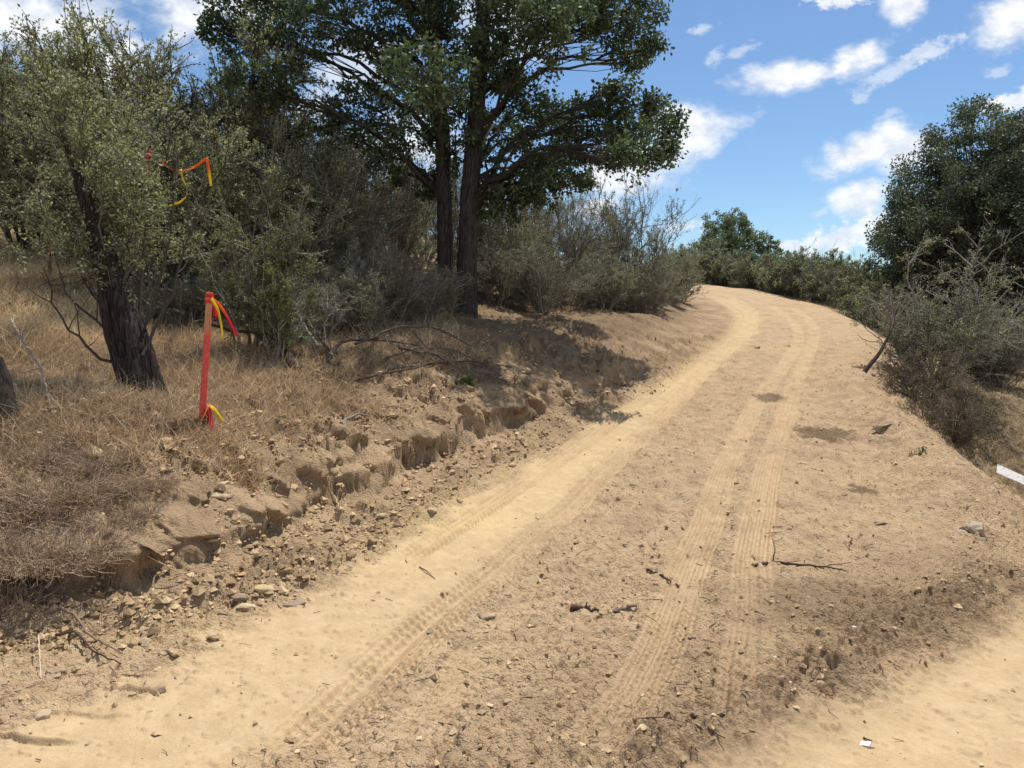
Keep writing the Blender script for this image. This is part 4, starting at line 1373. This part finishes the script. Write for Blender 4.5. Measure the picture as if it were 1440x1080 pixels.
# ------------------------------------------------------------------ leaning shaggy trunk
def leaning_tree():
    g = np.random.default_rng(801)
    D = 7.1
    o0 = hit(200, 556)
    D = o0[1]
    o0[2] = gz(o0[0], D) - .02
    o = empty('leaning_tree', o0, 'leaning dead trunk with shaggy dark bark left of the red stake', 'tree trunk')
    P = path3([at(206, 575, D), at(190, 500, D + .02), at(165, 420, D + .05), at(140, 340, D + .1), at(112, 255, D + .15), at(90, 195, D + .2), at(82, 160, D + .25)], 44) - o0
    Rr = np.interp(np.linspace(0, 1, 44), [0, .05, .12, .35, .5, .6, .8, 1], [.25, .18, .15, .12, .092, .055, .035, .012])
    G = Geo()
    rough_trunk(G, P, Rr, 26, .17, 3)
    # shaggy strips of bark hanging along it
    n = 90
    k = g.integers(2, 26, n)
    a = g.uniform(0, 6.28, n)
    off = np.stack([np.cos(a), np.sin(a), 0 * a], 1)
    L = g.integers(4, 12, n)
    st = []
    for j in range(n):
        kk = np.linspace(k[j], min(k[j] + L[j], 40), 5)
        pts = np.stack([np.interp(kk, np.arange(44), P[:, c]) for c in range(3)], 1)
        rr = np.interp(kk, np.arange(44), Rr)
        tw = a[j] + np.linspace(0, g.normal(0, .25), 5)
        pts = pts + np.stack([np.cos(tw), np.sin(tw), 0 * tw], 1) * (rr * g.uniform(.95, 1.12))[:, None]
        st.append(pts)
    G.tubes(np.array(st), np.linspace(.006, .013, 5)[None].repeat(n, 0), 4, pal(g, n, DARKW, .2))
    G.build('trunk', M_SHAG, o)
    G = Geo()
    P2 = path3([at(192, 560, D), at(172, 500, D - .02), at(155, 440, D), at(148, 380, D + .05), at(142, 330, D + .1)], 24) - o0
    rough_trunk(G, P2, np.linspace(.12, .05, 24), 14, .15, 7)
    G.build('side_trunk', M_SHAG, o)
    G = Geo()
    for q in ([(203, 515), (165, 480), (120, 440), (85, 400), (72, 340)], [(205, 505), (170, 455), (135, 420), (110, 380), (98, 320)],
              [(195, 490), (160, 440), (125, 400), (100, 350), (90, 290)], [(185, 525), (140, 500), (100, 470), (75, 430), (60, 380)],
              [(178, 470), (150, 420), (128, 360), (118, 300), (120, 230)], [(190, 470), (200, 400), (205, 320), (200, 250), (190, 190)],
              [(200, 500), (230, 440), (250, 390), (262, 340), (280, 290)], [(196, 480), (225, 400), (240, 330), (246, 260), (250, 200)]):
        pts = path3([at(x, y, D - .05 + g.normal(0, .06) + .0015 * (550 - y)) for x, y in q], 10) - o0
        pts[1:] += g.normal(0, .012, (9, 3))
        G.tubes(pts[None], np.linspace(.016, .005, 10)[None], 5, np.array([[.075, .06, .05]]))
        ch = curves(g, pts[g.integers(3, 10, 6)], nrm(g.normal(0, .5, (6, 3)) + np.array([-.1, 0, .6])), g.uniform(.2, .5, 6), 5, .1, .05)
        G.tubes(ch, np.linspace(.006, .002, 5)[None].repeat(6, 0), 4, pal(g, 6, DARKW, .2))
    k = g.integers(15, 38, 46)
    br = curves(g, P[k], nrm(g.normal(0, .7, (46, 3)) + np.array([0, .15, .75])), g.uniform(.4, .95, 46), 6, .02, .05)
    G.tubes(br, np.linspace(.010, .003, 6)[None].repeat(46, 0), 4, pal(g, 46, DARKW, .2))
    i = g.integers(0, 46, 420)
    b, tn = interp_pts(br, i, g.uniform(.2, 1, 420))
    tw = curves(g, b, nrm(tn + g.normal(0, .7, (420, 3))), g.uniform(.12, .4, 420), 4, .1, .05)
    G.tubes(tw, np.linspace(.003, .0015, 4)[None].repeat(420, 0), 3, pal(g, 420, DARKW, .2))
    G.build('branchwork', M_TWIG, o)
    F = Geo()
    n = 15000
    i = g.integers(0, 420, n)
    b, tn = interp_pts(tw, i, g.uniform(0, 1, n))
    b = b + g.normal(0, .02, b.shape)
    D_, S_, L_, W_ = rand_leaves(g, b, tn, .030, .55)
    F.leaves(b, D_, S_, L_, W_, pal(g, n, OLIVE, .2))
    F.build('foliage', M_LEAF, o)


leaning_tree()

# dark stump at the left edge
p = hit(6, 602)
G = Geo()
P = path3([(0, 0, -.1), (-.03, 0, .1), (-.07, .02, .3), (-.10, .03, .46)], 12)
rough_trunk(G, P, np.linspace(.13, .085, 12), 16, .14, 11)
ring = G.V[-1][-16:]
G.add(np.vstack([ring, ring.mean(0)[None] - np.array([0, 0, .03])]), None, [[i, (i + 1) % 16, 16] for i in range(16)], np.array([.12, .09, .07]))
o = G.build('stump', M_SHAG)
o.location = (p[0], p[1], gz(p[0], p[1]))
tag(o, 'dark broken stump at the left edge of the picture', 'stump')
stick('dead_limb', [(20, 520, .45), (40, 540, .3), (62, 560, .2), (75, 590, .03)], .010, .005, (.28, .23, .19), 'pale thin dead branch beside the dark stump', 'dead limb', 62, side=3)

# slender rusty post
f = foot(73, 10.2)
G = Geo()
P = path3([(0, 0, -.1), (.004, 0, .6), (.0, .01, 1.35)], 8)
G.tubes(P[None], np.full((1, 8), .028), 8, np.array([[.17, .085, .055]]))
ring = G.V[-1][-8:]
G.add(np.vstack([ring, ring.mean(0)[None] + np.array([0, 0, .004])]), None, [[i, (i + 1) % 8, 8] for i in range(8)], np.array([.17, .085, .055]))
o = G.build('rusty_post', M_TWIG)
o.location = f
tag(o, 'slender rusty brown post standing in the dry grass at far left', 'post')

# ------------------------------------------------------------------ survey stake and tape
def strip(P, w, side, th=.0012, n=16, twist=0.0):
    P = path3(P, n)
    T = nrm(np.gradient(P, axis=0))
    s = nrm(np.cross(T, np.cross(np.asarray(side, float)[None], T)))
    nn = np.cross(T, s)
    if twist:
        a = np.linspace(0, twist, n)[:, None]
        s, nn = s * np.cos(a) + nn * np.sin(a), nn * np.cos(a) - s * np.sin(a)
    V = np.stack([P - s * w / 2 - nn * th / 2, P + s * w / 2 - nn * th / 2, P + s * w / 2 + nn * th / 2, P - s * w / 2 + nn * th / 2], 1).reshape(-1, 3)
    Q = []
    for i in range(n - 1):
        for j in range(4):
            Q.append([i * 4 + j, i * 4 + (j + 1) % 4, i * 4 + 4 + (j + 1) % 4, i * 4 + 4 + j])
    Q += [[3, 2, 1, 0], [n * 4 - 4, n * 4 - 3, n * 4 - 2, n * 4 - 1]]
    return V, Q


def ribbon(name, P, w, side, col, parent=None, twist=0.0, org=None, col2=None):
    V, Q = strip(P, w, side, twist=twist)
    if org is not None:
        V = V - org
    C = np.tile(np.array(col)[None], (len(V), 1))
    if col2 is not None:
        k = np.linspace(0, 1, len(V))[:, None]
        C = C * (1 - sstep(.35, .65, k)) + np.array(col2)[None] * sstep(.35, .65, k)
    return link(name, new_mesh(name, V, Q, None, C), M_TAPE, parent)


RED, YEL, ORG = (.78, .02, .05), (.85, .66, .015), (.85, .20, .02)


def lath_material():
    m, nt, out = mat_new('stake_paint')
    tc = nt.nodes.new('ShaderNodeTexCoord')
    sp = nt.nodes.new('ShaderNodeSeparateXYZ')
    nt.links.new(tc.outputs['Object'], sp.inputs[0])
    mp = N(nt, 'ShaderNodeMapping')
    mp.inputs['Scale'].default_value = (60, 60, 5)
    nt.links.new(tc.outputs['Object'], mp.inputs[0])
    gr = noise(nt, mp.outputs[0], 1.0, 4)
    wood = mixc(nt, ramp(nt, gr, .35, .65), (.42, .20, .095), (.50, .28, .15))
    blot = noise(nt, tc.outputs['Object'], 22, 4, .7)
    paint = mixc(nt, ramp(nt, gr, .3, .75), (.74, .085, .065), (.52, .06, .05))
    paint = mixc(nt, mth(nt, 'MULTIPLY', ramp(nt, blot, .5, .68), .6), paint, (.72, .22, .14))
    zz = mth(nt, 'ADD', sp.outputs[2], mth(nt, 'MULTIPLY', gr, .12))
    bare = mth(nt, 'MULTIPLY', ramp(nt, zz, .74, .84), ramp(nt, zz, 1.12, 1.06))
    c = mixc(nt, mth(nt, 'MULTIPLY', bare, .85), paint, wood)
    bs = N(nt, 'ShaderNodeBsdfPrincipled', i_Roughness=.7)
    nt.links.new(c, bs.inputs['Base Color'])
    bp = N(nt, 'ShaderNodeBump', i_Strength=.3, i_Distance=.003)
    nt.links.new(gr, bp.inputs['Height'])
    nt.links.new(bp.outputs[0], bs.inputs['Normal'])
    nt.links.new(bs.outputs[0], out.inputs[0])
    return m


def box_lath(w, d, h, bev=.002, lo=-.15):
    import bmesh
    bm = bmesh.new()
    bmesh.ops.create_cube(bm, size=1)
    for v in bm.verts:
        v.co = Vector((v.co.x * w, v.co.y * d, (v.co.z + .5) * (h - lo) + lo))
    bmesh.ops.bevel(bm, geom=bm.edges[:], offset=bev, segments=1, affect='EDGES')
    me = bpy.data.meshes.new('lath')
    bm.to_mesh(me)
    bm.free()
    return me


def stake():
    b = hit(284, 600)
    D = b[1]
    b[2] = gz(b[0], D)
    top = at(295, 411, D)
    v = Vector(top - b)
    o = empty('survey_stake', b, 'red painted wooden survey stake with tape at its top', 'survey stake')
    me = box_lath(.050, .014, v.length)
    me.materials.append(lath_material())
    L = link('lath', me, None, o)
    L.rotation_euler = v.to_track_quat('Z', 'Y').to_euler()
    L.rotation_euler = (0, math.atan2(v.x, v.z), .0)
    q = lambda px, py, dy=0.0: at(px, py, D + dy) - b
    # tape wrapped round the top
    G = Geo()
    for k, (zf, col) in enumerate(((.93, RED), (.955, ORG), (.975, RED))):
        c = np.array(v) * zf
        w, d, hh = .029, .011, .012
        ringx = np.array([[-w, -d], [w, -d], [w, d], [-w, d]])
        Vv = np.array([[c[0] + x, c[1] + y, c[2] + z] for z in (-hh, hh) for x, y in ringx])
        G.add(Vv, [[0, 1, 5, 4], [1, 2, 6, 5], [2, 3, 7, 6], [3, 0, 4, 7]], None, np.array(col))
    G.build('tape_wrap', M_TAPE, o, smooth=False)
    sd = (1, -.2, .1)
    ribbon('ribbon', [q(297, 420, -.02), q(306, 434, -.05), q(311, 455, -.06), q(313, 477, -.05)], .024, sd, YEL, o, .5)
    ribbon('ribbon', [q(297, 419, -.015), q(310, 430, -.03), q(322, 450, -.05), q(333, 473, -.04)], .026, sd, ORG, o, .3, col2=RED)
    ribbon('ribbon', [q(299, 424, .02), q(302, 434, .03), q(303, 446, .03)], .034, sd, RED, o)
    # low hub with its own tape
    h = hit(292, 601)
    h[2] = gz(h[0], h[1])
    o2 = empty('flagged_hub', h, 'short dark hub with red and yellow tape at the foot of the red stake', 'survey hub')
    me = box_lath(.035, .035, .12, .004)
    hb = link('hub', me, M_TWIG, o2)
    a = me.attributes.new('tint', 'FLOAT_COLOR', 'POINT')
    a.data.foreach_set('color', np.tile([.16, .05, .035, 1], len(me.vertices)).astype(np.float32))
    D2 = h[1]
    q2 = lambda px, py, dy=0.0: at(px, py, D2 + dy) - h
    up = np.array([0, 0, .015])
    ribbon('ribbon', [q2(293, 570), q2(300, 574, -.06), q2(308, 585, -.1), q2(314, 594, -.12)], .028, sd, YEL, o2, .4)
    ribbon('ribbon', [q2(293, 571, -.02), q2(295, 580, -.05), q2(296, 592, -.07), q2(297, 602, -.10)], .038, sd, RED, o2, .2)
    ribbon('ribbon', [q2(293, 570, -.02), q2(288, 582, -.08), q2(280, 597, -.16), q2(272, 612, -.22)], .018, sd, ORG, o2, 1.2)


stake()


def tape(name, pts, dep, w, col, label, twist=.0, col2=None):
    P = [at(x, y, dep + (d if d else 0)) for x, y, d in pts]
    org = np.array(P[0])
    o = ribbon(name, P, w, (0.2, -.3, 1) if abs(pts[-1][0] - pts[0][0]) > abs(pts[-1][1] - pts[0][1]) else (1, -.2, .1), col, None, twist, org, col2)
    o.location = org
    tag(o, label, 'flagging tape')


tape('flagging_tape', [(212, 212, 0), (206, 222, -.02), (207, 234, 0), (211, 243, .02)], 7.55, .05, (.55, .01, .05), 'crimson tape scrap tangled in the shrub left of the yellow tape', .8)
tape('flagging_tape', [(228, 228, .1), (240, 237, .02), (252, 241, 0), (268, 238, -.02), (282, 229, -.03), (290, 223, -.03)], 7.5, .024, RED, 'orange red tape stretched sideways between the shrub twigs', 3.4, ORG)
tape('flagging_tape', [(290, 222, -.03), (293, 235, -.04), (295, 250, -.05), (297, 262, -.03)], 7.48, .036, ORG, 'orange and yellow tape end hanging straight down in the shrub', .3, YEL)
tape('flagging_tape', [(254, 238, 0), (257, 252, -.03), (264, 266, -.03), (262, 277, -.02), (252, 285, -.03), (236, 290, 0)], 7.5, .026, YEL, 'curling yellow tape dangling in the shrub', 2.2)

# ------------------------------------------------------------------ fallen marker lath at the right edge
def marker():
    D = 7.6
    p = hit(1425, 690)
    D = p[1]
    a, b = at(1402, 659, D), at(1480, 694, D - .15)
    me = box_lath(.135, .016, 1.0, .002, 0.0)
    m, nt, out = mat_new('weathered_white')
    tc = nt.nodes.new('ShaderNodeTexCoord')
    nz = noise(nt, tc.outputs['Object'], 34, 5, .7)
    nb = noise(nt, tc.outputs['Object'], 9, 3, .6)
    c = mixc(nt, ramp(nt, nz, .50, .66), (.80, .75, .68), (.46, .44, .46))
    c = mixc(nt, ramp(nt, nb, .55, .7), c, (.62, .52, .46))
    bs = N(nt, 'ShaderNodeBsdfPrincipled', i_Roughness=.8)
    nt.links.new(c, bs.inputs['Base Color'])
    nt.links.new(bs.outputs[0], out.inputs[0])
    me.materials.append(m)
    o = bpy.data.objects.new('marker_board', None)
    COL.objects.link(o)
    o.location = a
    v = Vector(b - a)
    zax = v.normalized()
    yax = Vector((0.05, -.75, .66))
    xax = yax.cross(zax).normalized()
    yax = zax.cross(xax)
    o.rotation_euler = Matrix((xax, yax, zax)).transposed().to_euler()
    tag(o, 'tilted white weathered marker board at the right edge above the dry grass', 'marker board')
    link('board', me, None, o)
    # faded ink strokes, too worn to read
    g = np.random.default_rng(9)
    G = Geo()
    for k in range(26):
        z0 = .05 + k * .022 + g.uniform(-.004, .004)
        x0 = g.uniform(-.05, .02)
        pts = np.stack([x0 + np.cumsum(g.uniform(-.004, .012, 4)), np.full(4, -.0085), z0 + g.uniform(-.008, .008, 4)], 1)
        G.tubes(pts[None], np.full((1, 4), .0012), 4, np.array([[.18, .2, .3]]))
    G.build('ink_stroke', M_TWIG, o)
    me = box_lath(.137, .018, .22, .002, 0.0)
    t = me.attributes.new('tint', 'FLOAT_COLOR', 'POINT')
    t.data.foreach_set('color', np.tile([.5, .06, .05, 1], len(me.vertices)).astype(np.float32))
    e = link('painted_end', me, M_TAPE, o)
    e.location = (0, 0, .80)
    # the thin stake that holds the board up
    s0 = b * .25 + a * .75
    x, y = at(1460, 690, D - .1)[0], D - .05
    zt = at(1460, 684, D - .1)[2]
    zg = gz(x, y)
    me = box_lath(.03, .02, zt - zg, .002, -.1)
    t = me.attributes.new('tint', 'FLOAT_COLOR', 'POINT')
    t.data.foreach_set('color', np.tile([.35, .25, .16, 1], len(me.vertices)).astype(np.float32))
    pl = link('support_post', me, M_TWIG)
    pl.parent = o
    pl.matrix_parent_inverse = Matrix.LocRotScale(o.location, o.rotation_euler, None).inverted()
    pl.location = (x, y + .03, zg)


marker()

# white scrap with two slivers on the main road
p = hit(1217, 1043)
g = np.random.default_rng(77)
u, v = np.meshgrid(np.linspace(-1, 1, 7), np.linspace(-1, 1, 6))
X = u * .018 + v * .004
Y = v * .013
Z = .006 + .004 * perlin(u * 1.3, v * 1.3, 3)
V1 = np.stack([X, Y, Z], -1).reshape(-1, 3)
V2 = V1 - np.array([0, 0, .0025])
k = np.arange(5 * 6)
i = (k // 6) * 7 + k % 6
Qt = np.stack([i, i + 1, i + 8, i + 7], 1)
rim = list(range(7)) + [r * 7 + 6 for r in range(1, 6)] + [35 + c for c in range(5, -1, -1)] + [r * 7 for r in range(4, 0, -1)]
S = [[rim[(j + 1) % len(rim)], rim[j], rim[j] + 42, rim[(j + 1) % len(rim)] + 42] for j in range(len(rim))]
me = new_mesh('paper_scrap', np.vstack([V1, V2]), np.vstack([Qt, Qt[:, ::-1] + 42, np.array(S)]), None, np.tile([[.8, .78, .74]], (84, 1)))
o = link('paper_scrap', me, M_CLOD)
o.location = (p[0], p[1], gz(p[0], p[1]) + .003)
o.rotation_euler = (.2, -.1, -.4)
tag(o, 'small white paper scrap on the sandy road at lower right', 'paper scrap')
stick('stick', [(1214, 1034, .002), (1226, 1038, .004)], .004, .0025, (.12, .08, .05), 'tiny dark sliver of wood just above the paper scrap', 'stick', 71)
stick('stick', [(1220, 1048, .001), (1230, 1050, .002)], .0025, .0015, (.25, .19, .12), 'tiny brown sliver of wood just below the paper scrap', 'stick', 72)

# green seedling on the bank and dark green sprig on the track
def sprig(px, py, h, n, cols, label, seed):
    p = hit(px, py)
    G, F = shrub_parts(seed, h, h * 1.1, 7, 30, 90, n, .026, cols, DARKW, .55, .005, .6, 0)
    return shrub('seedling', (p[0], p[1], gz(p[0], p[1])), label, 'seedling', None, G, F)


sprig(650, 546, .22, 900, [(.10, .135, .045), (.13, .165, .06), (.08, .11, .04)], 'green seedling on the bank below the dead limbs', 811)
sprig(815, 897, .05, 60, [(.06, .075, .045), (.08, .09, .06)], 'crushed dark green sprig on the track below the wood chunks', 812)
sprig(1290, 640, .16, 300, [(.16, .16, .09), (.19, .19, .11)], 'small pale green tuft on the right fill slope', 813)

# little dried flower heads left of the leaning trunk
GF = 'dried white flower heads left of the leaning trunk'
g = np.random.default_rng(88)
for i, (px, py) in enumerate([(44, 520), (28, 536), (62, 577), (77, 579), (70, 556), (133, 550), (118, 564), (103, 570), (76, 538), (58, 610), (115, 583), (155, 545), (147, 560), (125, 600), (40, 585)]):
    p = hit(px, py + 14)
    zb = gz(p[0], p[1])
    top = at(px, py, p[1])[2] - zb
    top = max(.05, top)
    o = empty('dried_flower', (p[0], p[1], zb), 'dried flower with a small cream head in the shaded grass left of the leaning trunk', 'dried flower', GF)
    G = Geo()
    P = path3([(g.normal(0, .03), g.normal(0, .03), -.02), (0, 0, top * .6), (0, 0, top)], 6)
    G.tubes(P[None], np.full((1, 6), .0015), 4, np.array([[.3, .22, .14]]))
    G.build('stem', M_TWIG, o)
    H = Geo()
    n = 26
    a, rr = g.uniform(0, 6.28, n), .016 * np.sqrt(g.uniform(0, 1, n))
    b = np.stack([np.cos(a) * rr, np.sin(a) * rr, top + .004 - rr * .3], 1)
    D, S, L, W = rand_leaves(g, b, np.tile([[0, 0, 1.]], (n, 1)), .012, .8)
    H.leaves(b, D, S, L, W, pal(g, n, [(.62, .55, .40), (.7, .64, .5)], .1))
    H.build('flower_head', M_GRASS, o)

# ------------------------------------------------------------------ light and sky
SUN = np.array([.17, .33, .93])
SUN = SUN / np.linalg.norm(SUN)
elev = math.asin(SUN[2])
azim = math.atan2(SUN[0], SUN[1])
sd = bpy.data.lights.new('sun', 'SUN')
sd.energy = 4.8
sd.angle = R(.53)
sd.color = (1.0, .955, .88)
so = bpy.data.objects.new('sun', sd)
COL.objects.link(so)
so.rotation_euler = Vector(SUN).to_track_quat('Z', 'Y').to_euler()
so.location = (0, 0, 30)

W = bpy.data.worlds.new('World')
SC.world = W
W.use_nodes = True
nt = W.node_tree
for n in list(nt.nodes):
    nt.nodes.remove(n)
out = nt.nodes.new('ShaderNodeOutputWorld')
bg = nt.nodes.new('ShaderNodeBackground')
sky = nt.nodes.new('ShaderNodeTexSky')
sky.sky_type = 'NISHITA'
sky.sun_disc = False
sky.sun_elevation = elev
sky.sun_rotation = azim
sky.altitude = 400
sky.air_density = 1.0
sky.dust_density = .4
sky.ozone_density = 2.5
tc = nt.nodes.new('ShaderNodeTexCoord')
gen = tc.outputs['Generated']
sp = nt.nodes.new('ShaderNodeSeparateXYZ')
nt.links.new(gen, sp.inputs[0])
dy = mth(nt, 'MAXIMUM', sp.outputs[1], .02)
U = mth(nt, 'DIVIDE', sp.outputs[0], dy)
Vv = mth(nt, 'DIVIDE', sp.outputs[2], dy)
cu = nt.nodes.new('ShaderNodeCombineXYZ')
nt.links.new(U, cu.inputs[0])
nt.links.new(Vv, cu.inputs[1])
uv = cu.outputs[0]
rot = N(nt, 'ShaderNodeMapping')
rot.inputs['Rotation'].default_value = (0, 0, R(-22))
rot.inputs['Scale'].default_value = (1.0, 1.5, 1)
nt.links.new(uv, rot.inputs[0])
nA = noise(nt, rot.outputs[0], 7.0, 7, .58)
nB = noise(nt, rot.outputs[0], 26.0, 6, .6)
edge = mth(nt, 'ADD', mth(nt, 'MULTIPLY', mth(nt, 'SUBTRACT', nA, .5), 2.3), mth(nt, 'MULTIPLY', mth(nt, 'SUBTRACT', nB, .5), 1.0))

nC = noise(nt, rot.outputs[0], 60.0, 6, .65)
edge2 = mth(nt, 'ADD', mth(nt, 'MULTIPLY', edge, 1.3), mth(nt, 'MULTIPLY', mth(nt, 'SUBTRACT', nC, .5), 2.6))


def uvpx(px, py):
    d = ray(px, py)
    return d[0] / d[1], d[2] / d[1]


clouds = [(1110, 106, 92, 27, 8, 1), (1210, 78, 66, 30, 24, 1), (1305, 72, 55, 17, 22, .6), (1262, 95, 70, 14, 25, .45), (1272, 10, 34, 32, 30, .95), (1165, 0, 48, 15, 0, .9),
          (1425, 28, 62, 40, 20, 1), (985, 178, 88, 42, -4, 1), (1225, 205, 92, 32, 24, 1), (1215, 278, 62, 30, 20, .95), (1190, 328, 95, 20, 16, .85), (1275, 215, 60, 50, 0, .9),
          (1425, 140, 60, 14, 15, .9), (60, 30, 180, 72, 5, 1), (270, 20, 90, 65, 25, .95), (140, 90, 140, 50, 10, 1), (440, 150, 45, 34, 0, .95), (350, 10, 80, 50, 0, .9), (500, 90, 70, 60, 0, .6),
          (860, 250, 120, 46, 8, .9), (845, 290, 60, 26, 0, 1), (965, 318, 40, 14, 0, .7), (1040, 72, 26, 8, 20, .4), (985, 42, 22, 8, 20, .5), (1008, 82, 16, 14, 40, .4),
          (1210, 138, 14, 9, 20, .4), (700, 30, 110, 60, 0, .6), (580, 200, 110, 60, 0, .8), (1150, 300, 20, 10, 0, .35), (1405, 100, 22, 9, 0, .4), (1340, 330, 80, 20, 0, .7), (1120, 345, 60, 10, 0, .7), (-120, 60, 140, 90, 0, .9),
          (1250, 160, 30, 8, 25, .3), (1560, 120, 120, 50, 10, .9), (600, -160, 260, 60, 0, .7), (1150, -130, 180, 40, 15, .8), (200, -140, 220, 50, 10, .8)]
dens = None
for px, py, a, b, ang, st in clouds:
    u0, v0 = uvpx(px, py)
    c, s = math.cos(R(ang)), math.sin(R(ang))
    du = mth(nt, 'SUBTRACT', U, u0)
    dv = mth(nt, 'SUBTRACT', Vv, v0)
    A, Bx = a / FPX, b / FPX
    e1 = mth(nt, 'ADD', mth(nt, 'MULTIPLY', du, c / A), mth(nt, 'MULTIPLY', dv, s / A))
    e2 = mth(nt, 'ADD', mth(nt, 'MULTIPLY', du, -s / Bx), mth(nt, 'MULTIPLY', dv, c / Bx))
    r2 = mth(nt, 'SQRT', mth(nt, 'ADD', mth(nt, 'MULTIPLY', e1, e1), mth(nt, 'MULTIPLY', e2, e2)))
    d = mth(nt, 'MULTIPLY', mth(nt, 'SUBTRACT', 1.15, r2), 1.0)
    d = mth(nt, 'ADD', d, edge if b > 24 else edge2)
    d = mth(nt, 'MULTIPLY', ramp(nt, d, .10, .95), st)
    dens = d if dens is None else mth(nt, 'MAXIMUM', dens, d)
# scattered clouds in the unseen sky, cover raised to add fill light
rest = ramp(nt, noise(nt, gen, 3.2, 7, .6), .46, .60)
front = ramp(nt, sp.outputs[1], .25, .05)
dens = mth(nt, 'MAXIMUM', dens, mth(nt, 'MULTIPLY', rest, front))
up = ramp(nt, sp.outputs[2], -.02, .03)
dens = mth(nt, 'MULTIPLY', dens, up)
skyc = mixc(nt, 1.0, sky.outputs[0], (.84, .97, 1.06), 'MULTIPLY')
cc = mixc(nt, ramp(nt, nB, .35, .65), (6.6, 7.0, 7.7), (8.7, 8.8, 9.0))
fin = mixc(nt, dens, skyc, cc)
nt.links.new(fin, bg.inputs[0])
bg.inputs[1].default_value = .102
nt.links.new(bg.outputs[0], out.inputs[0])

vs = SC.view_settings
vs.view_transform = 'Standard'
vs.look = 'None'
vs.exposure = 0.25
vs.gamma = 1.0
SC.cycles.max_bounces = 7
SC.cycles.diffuse_bounces = 5
SC.cycles.transparent_max_bounces = 4
SC.cycles.use_denoising = True
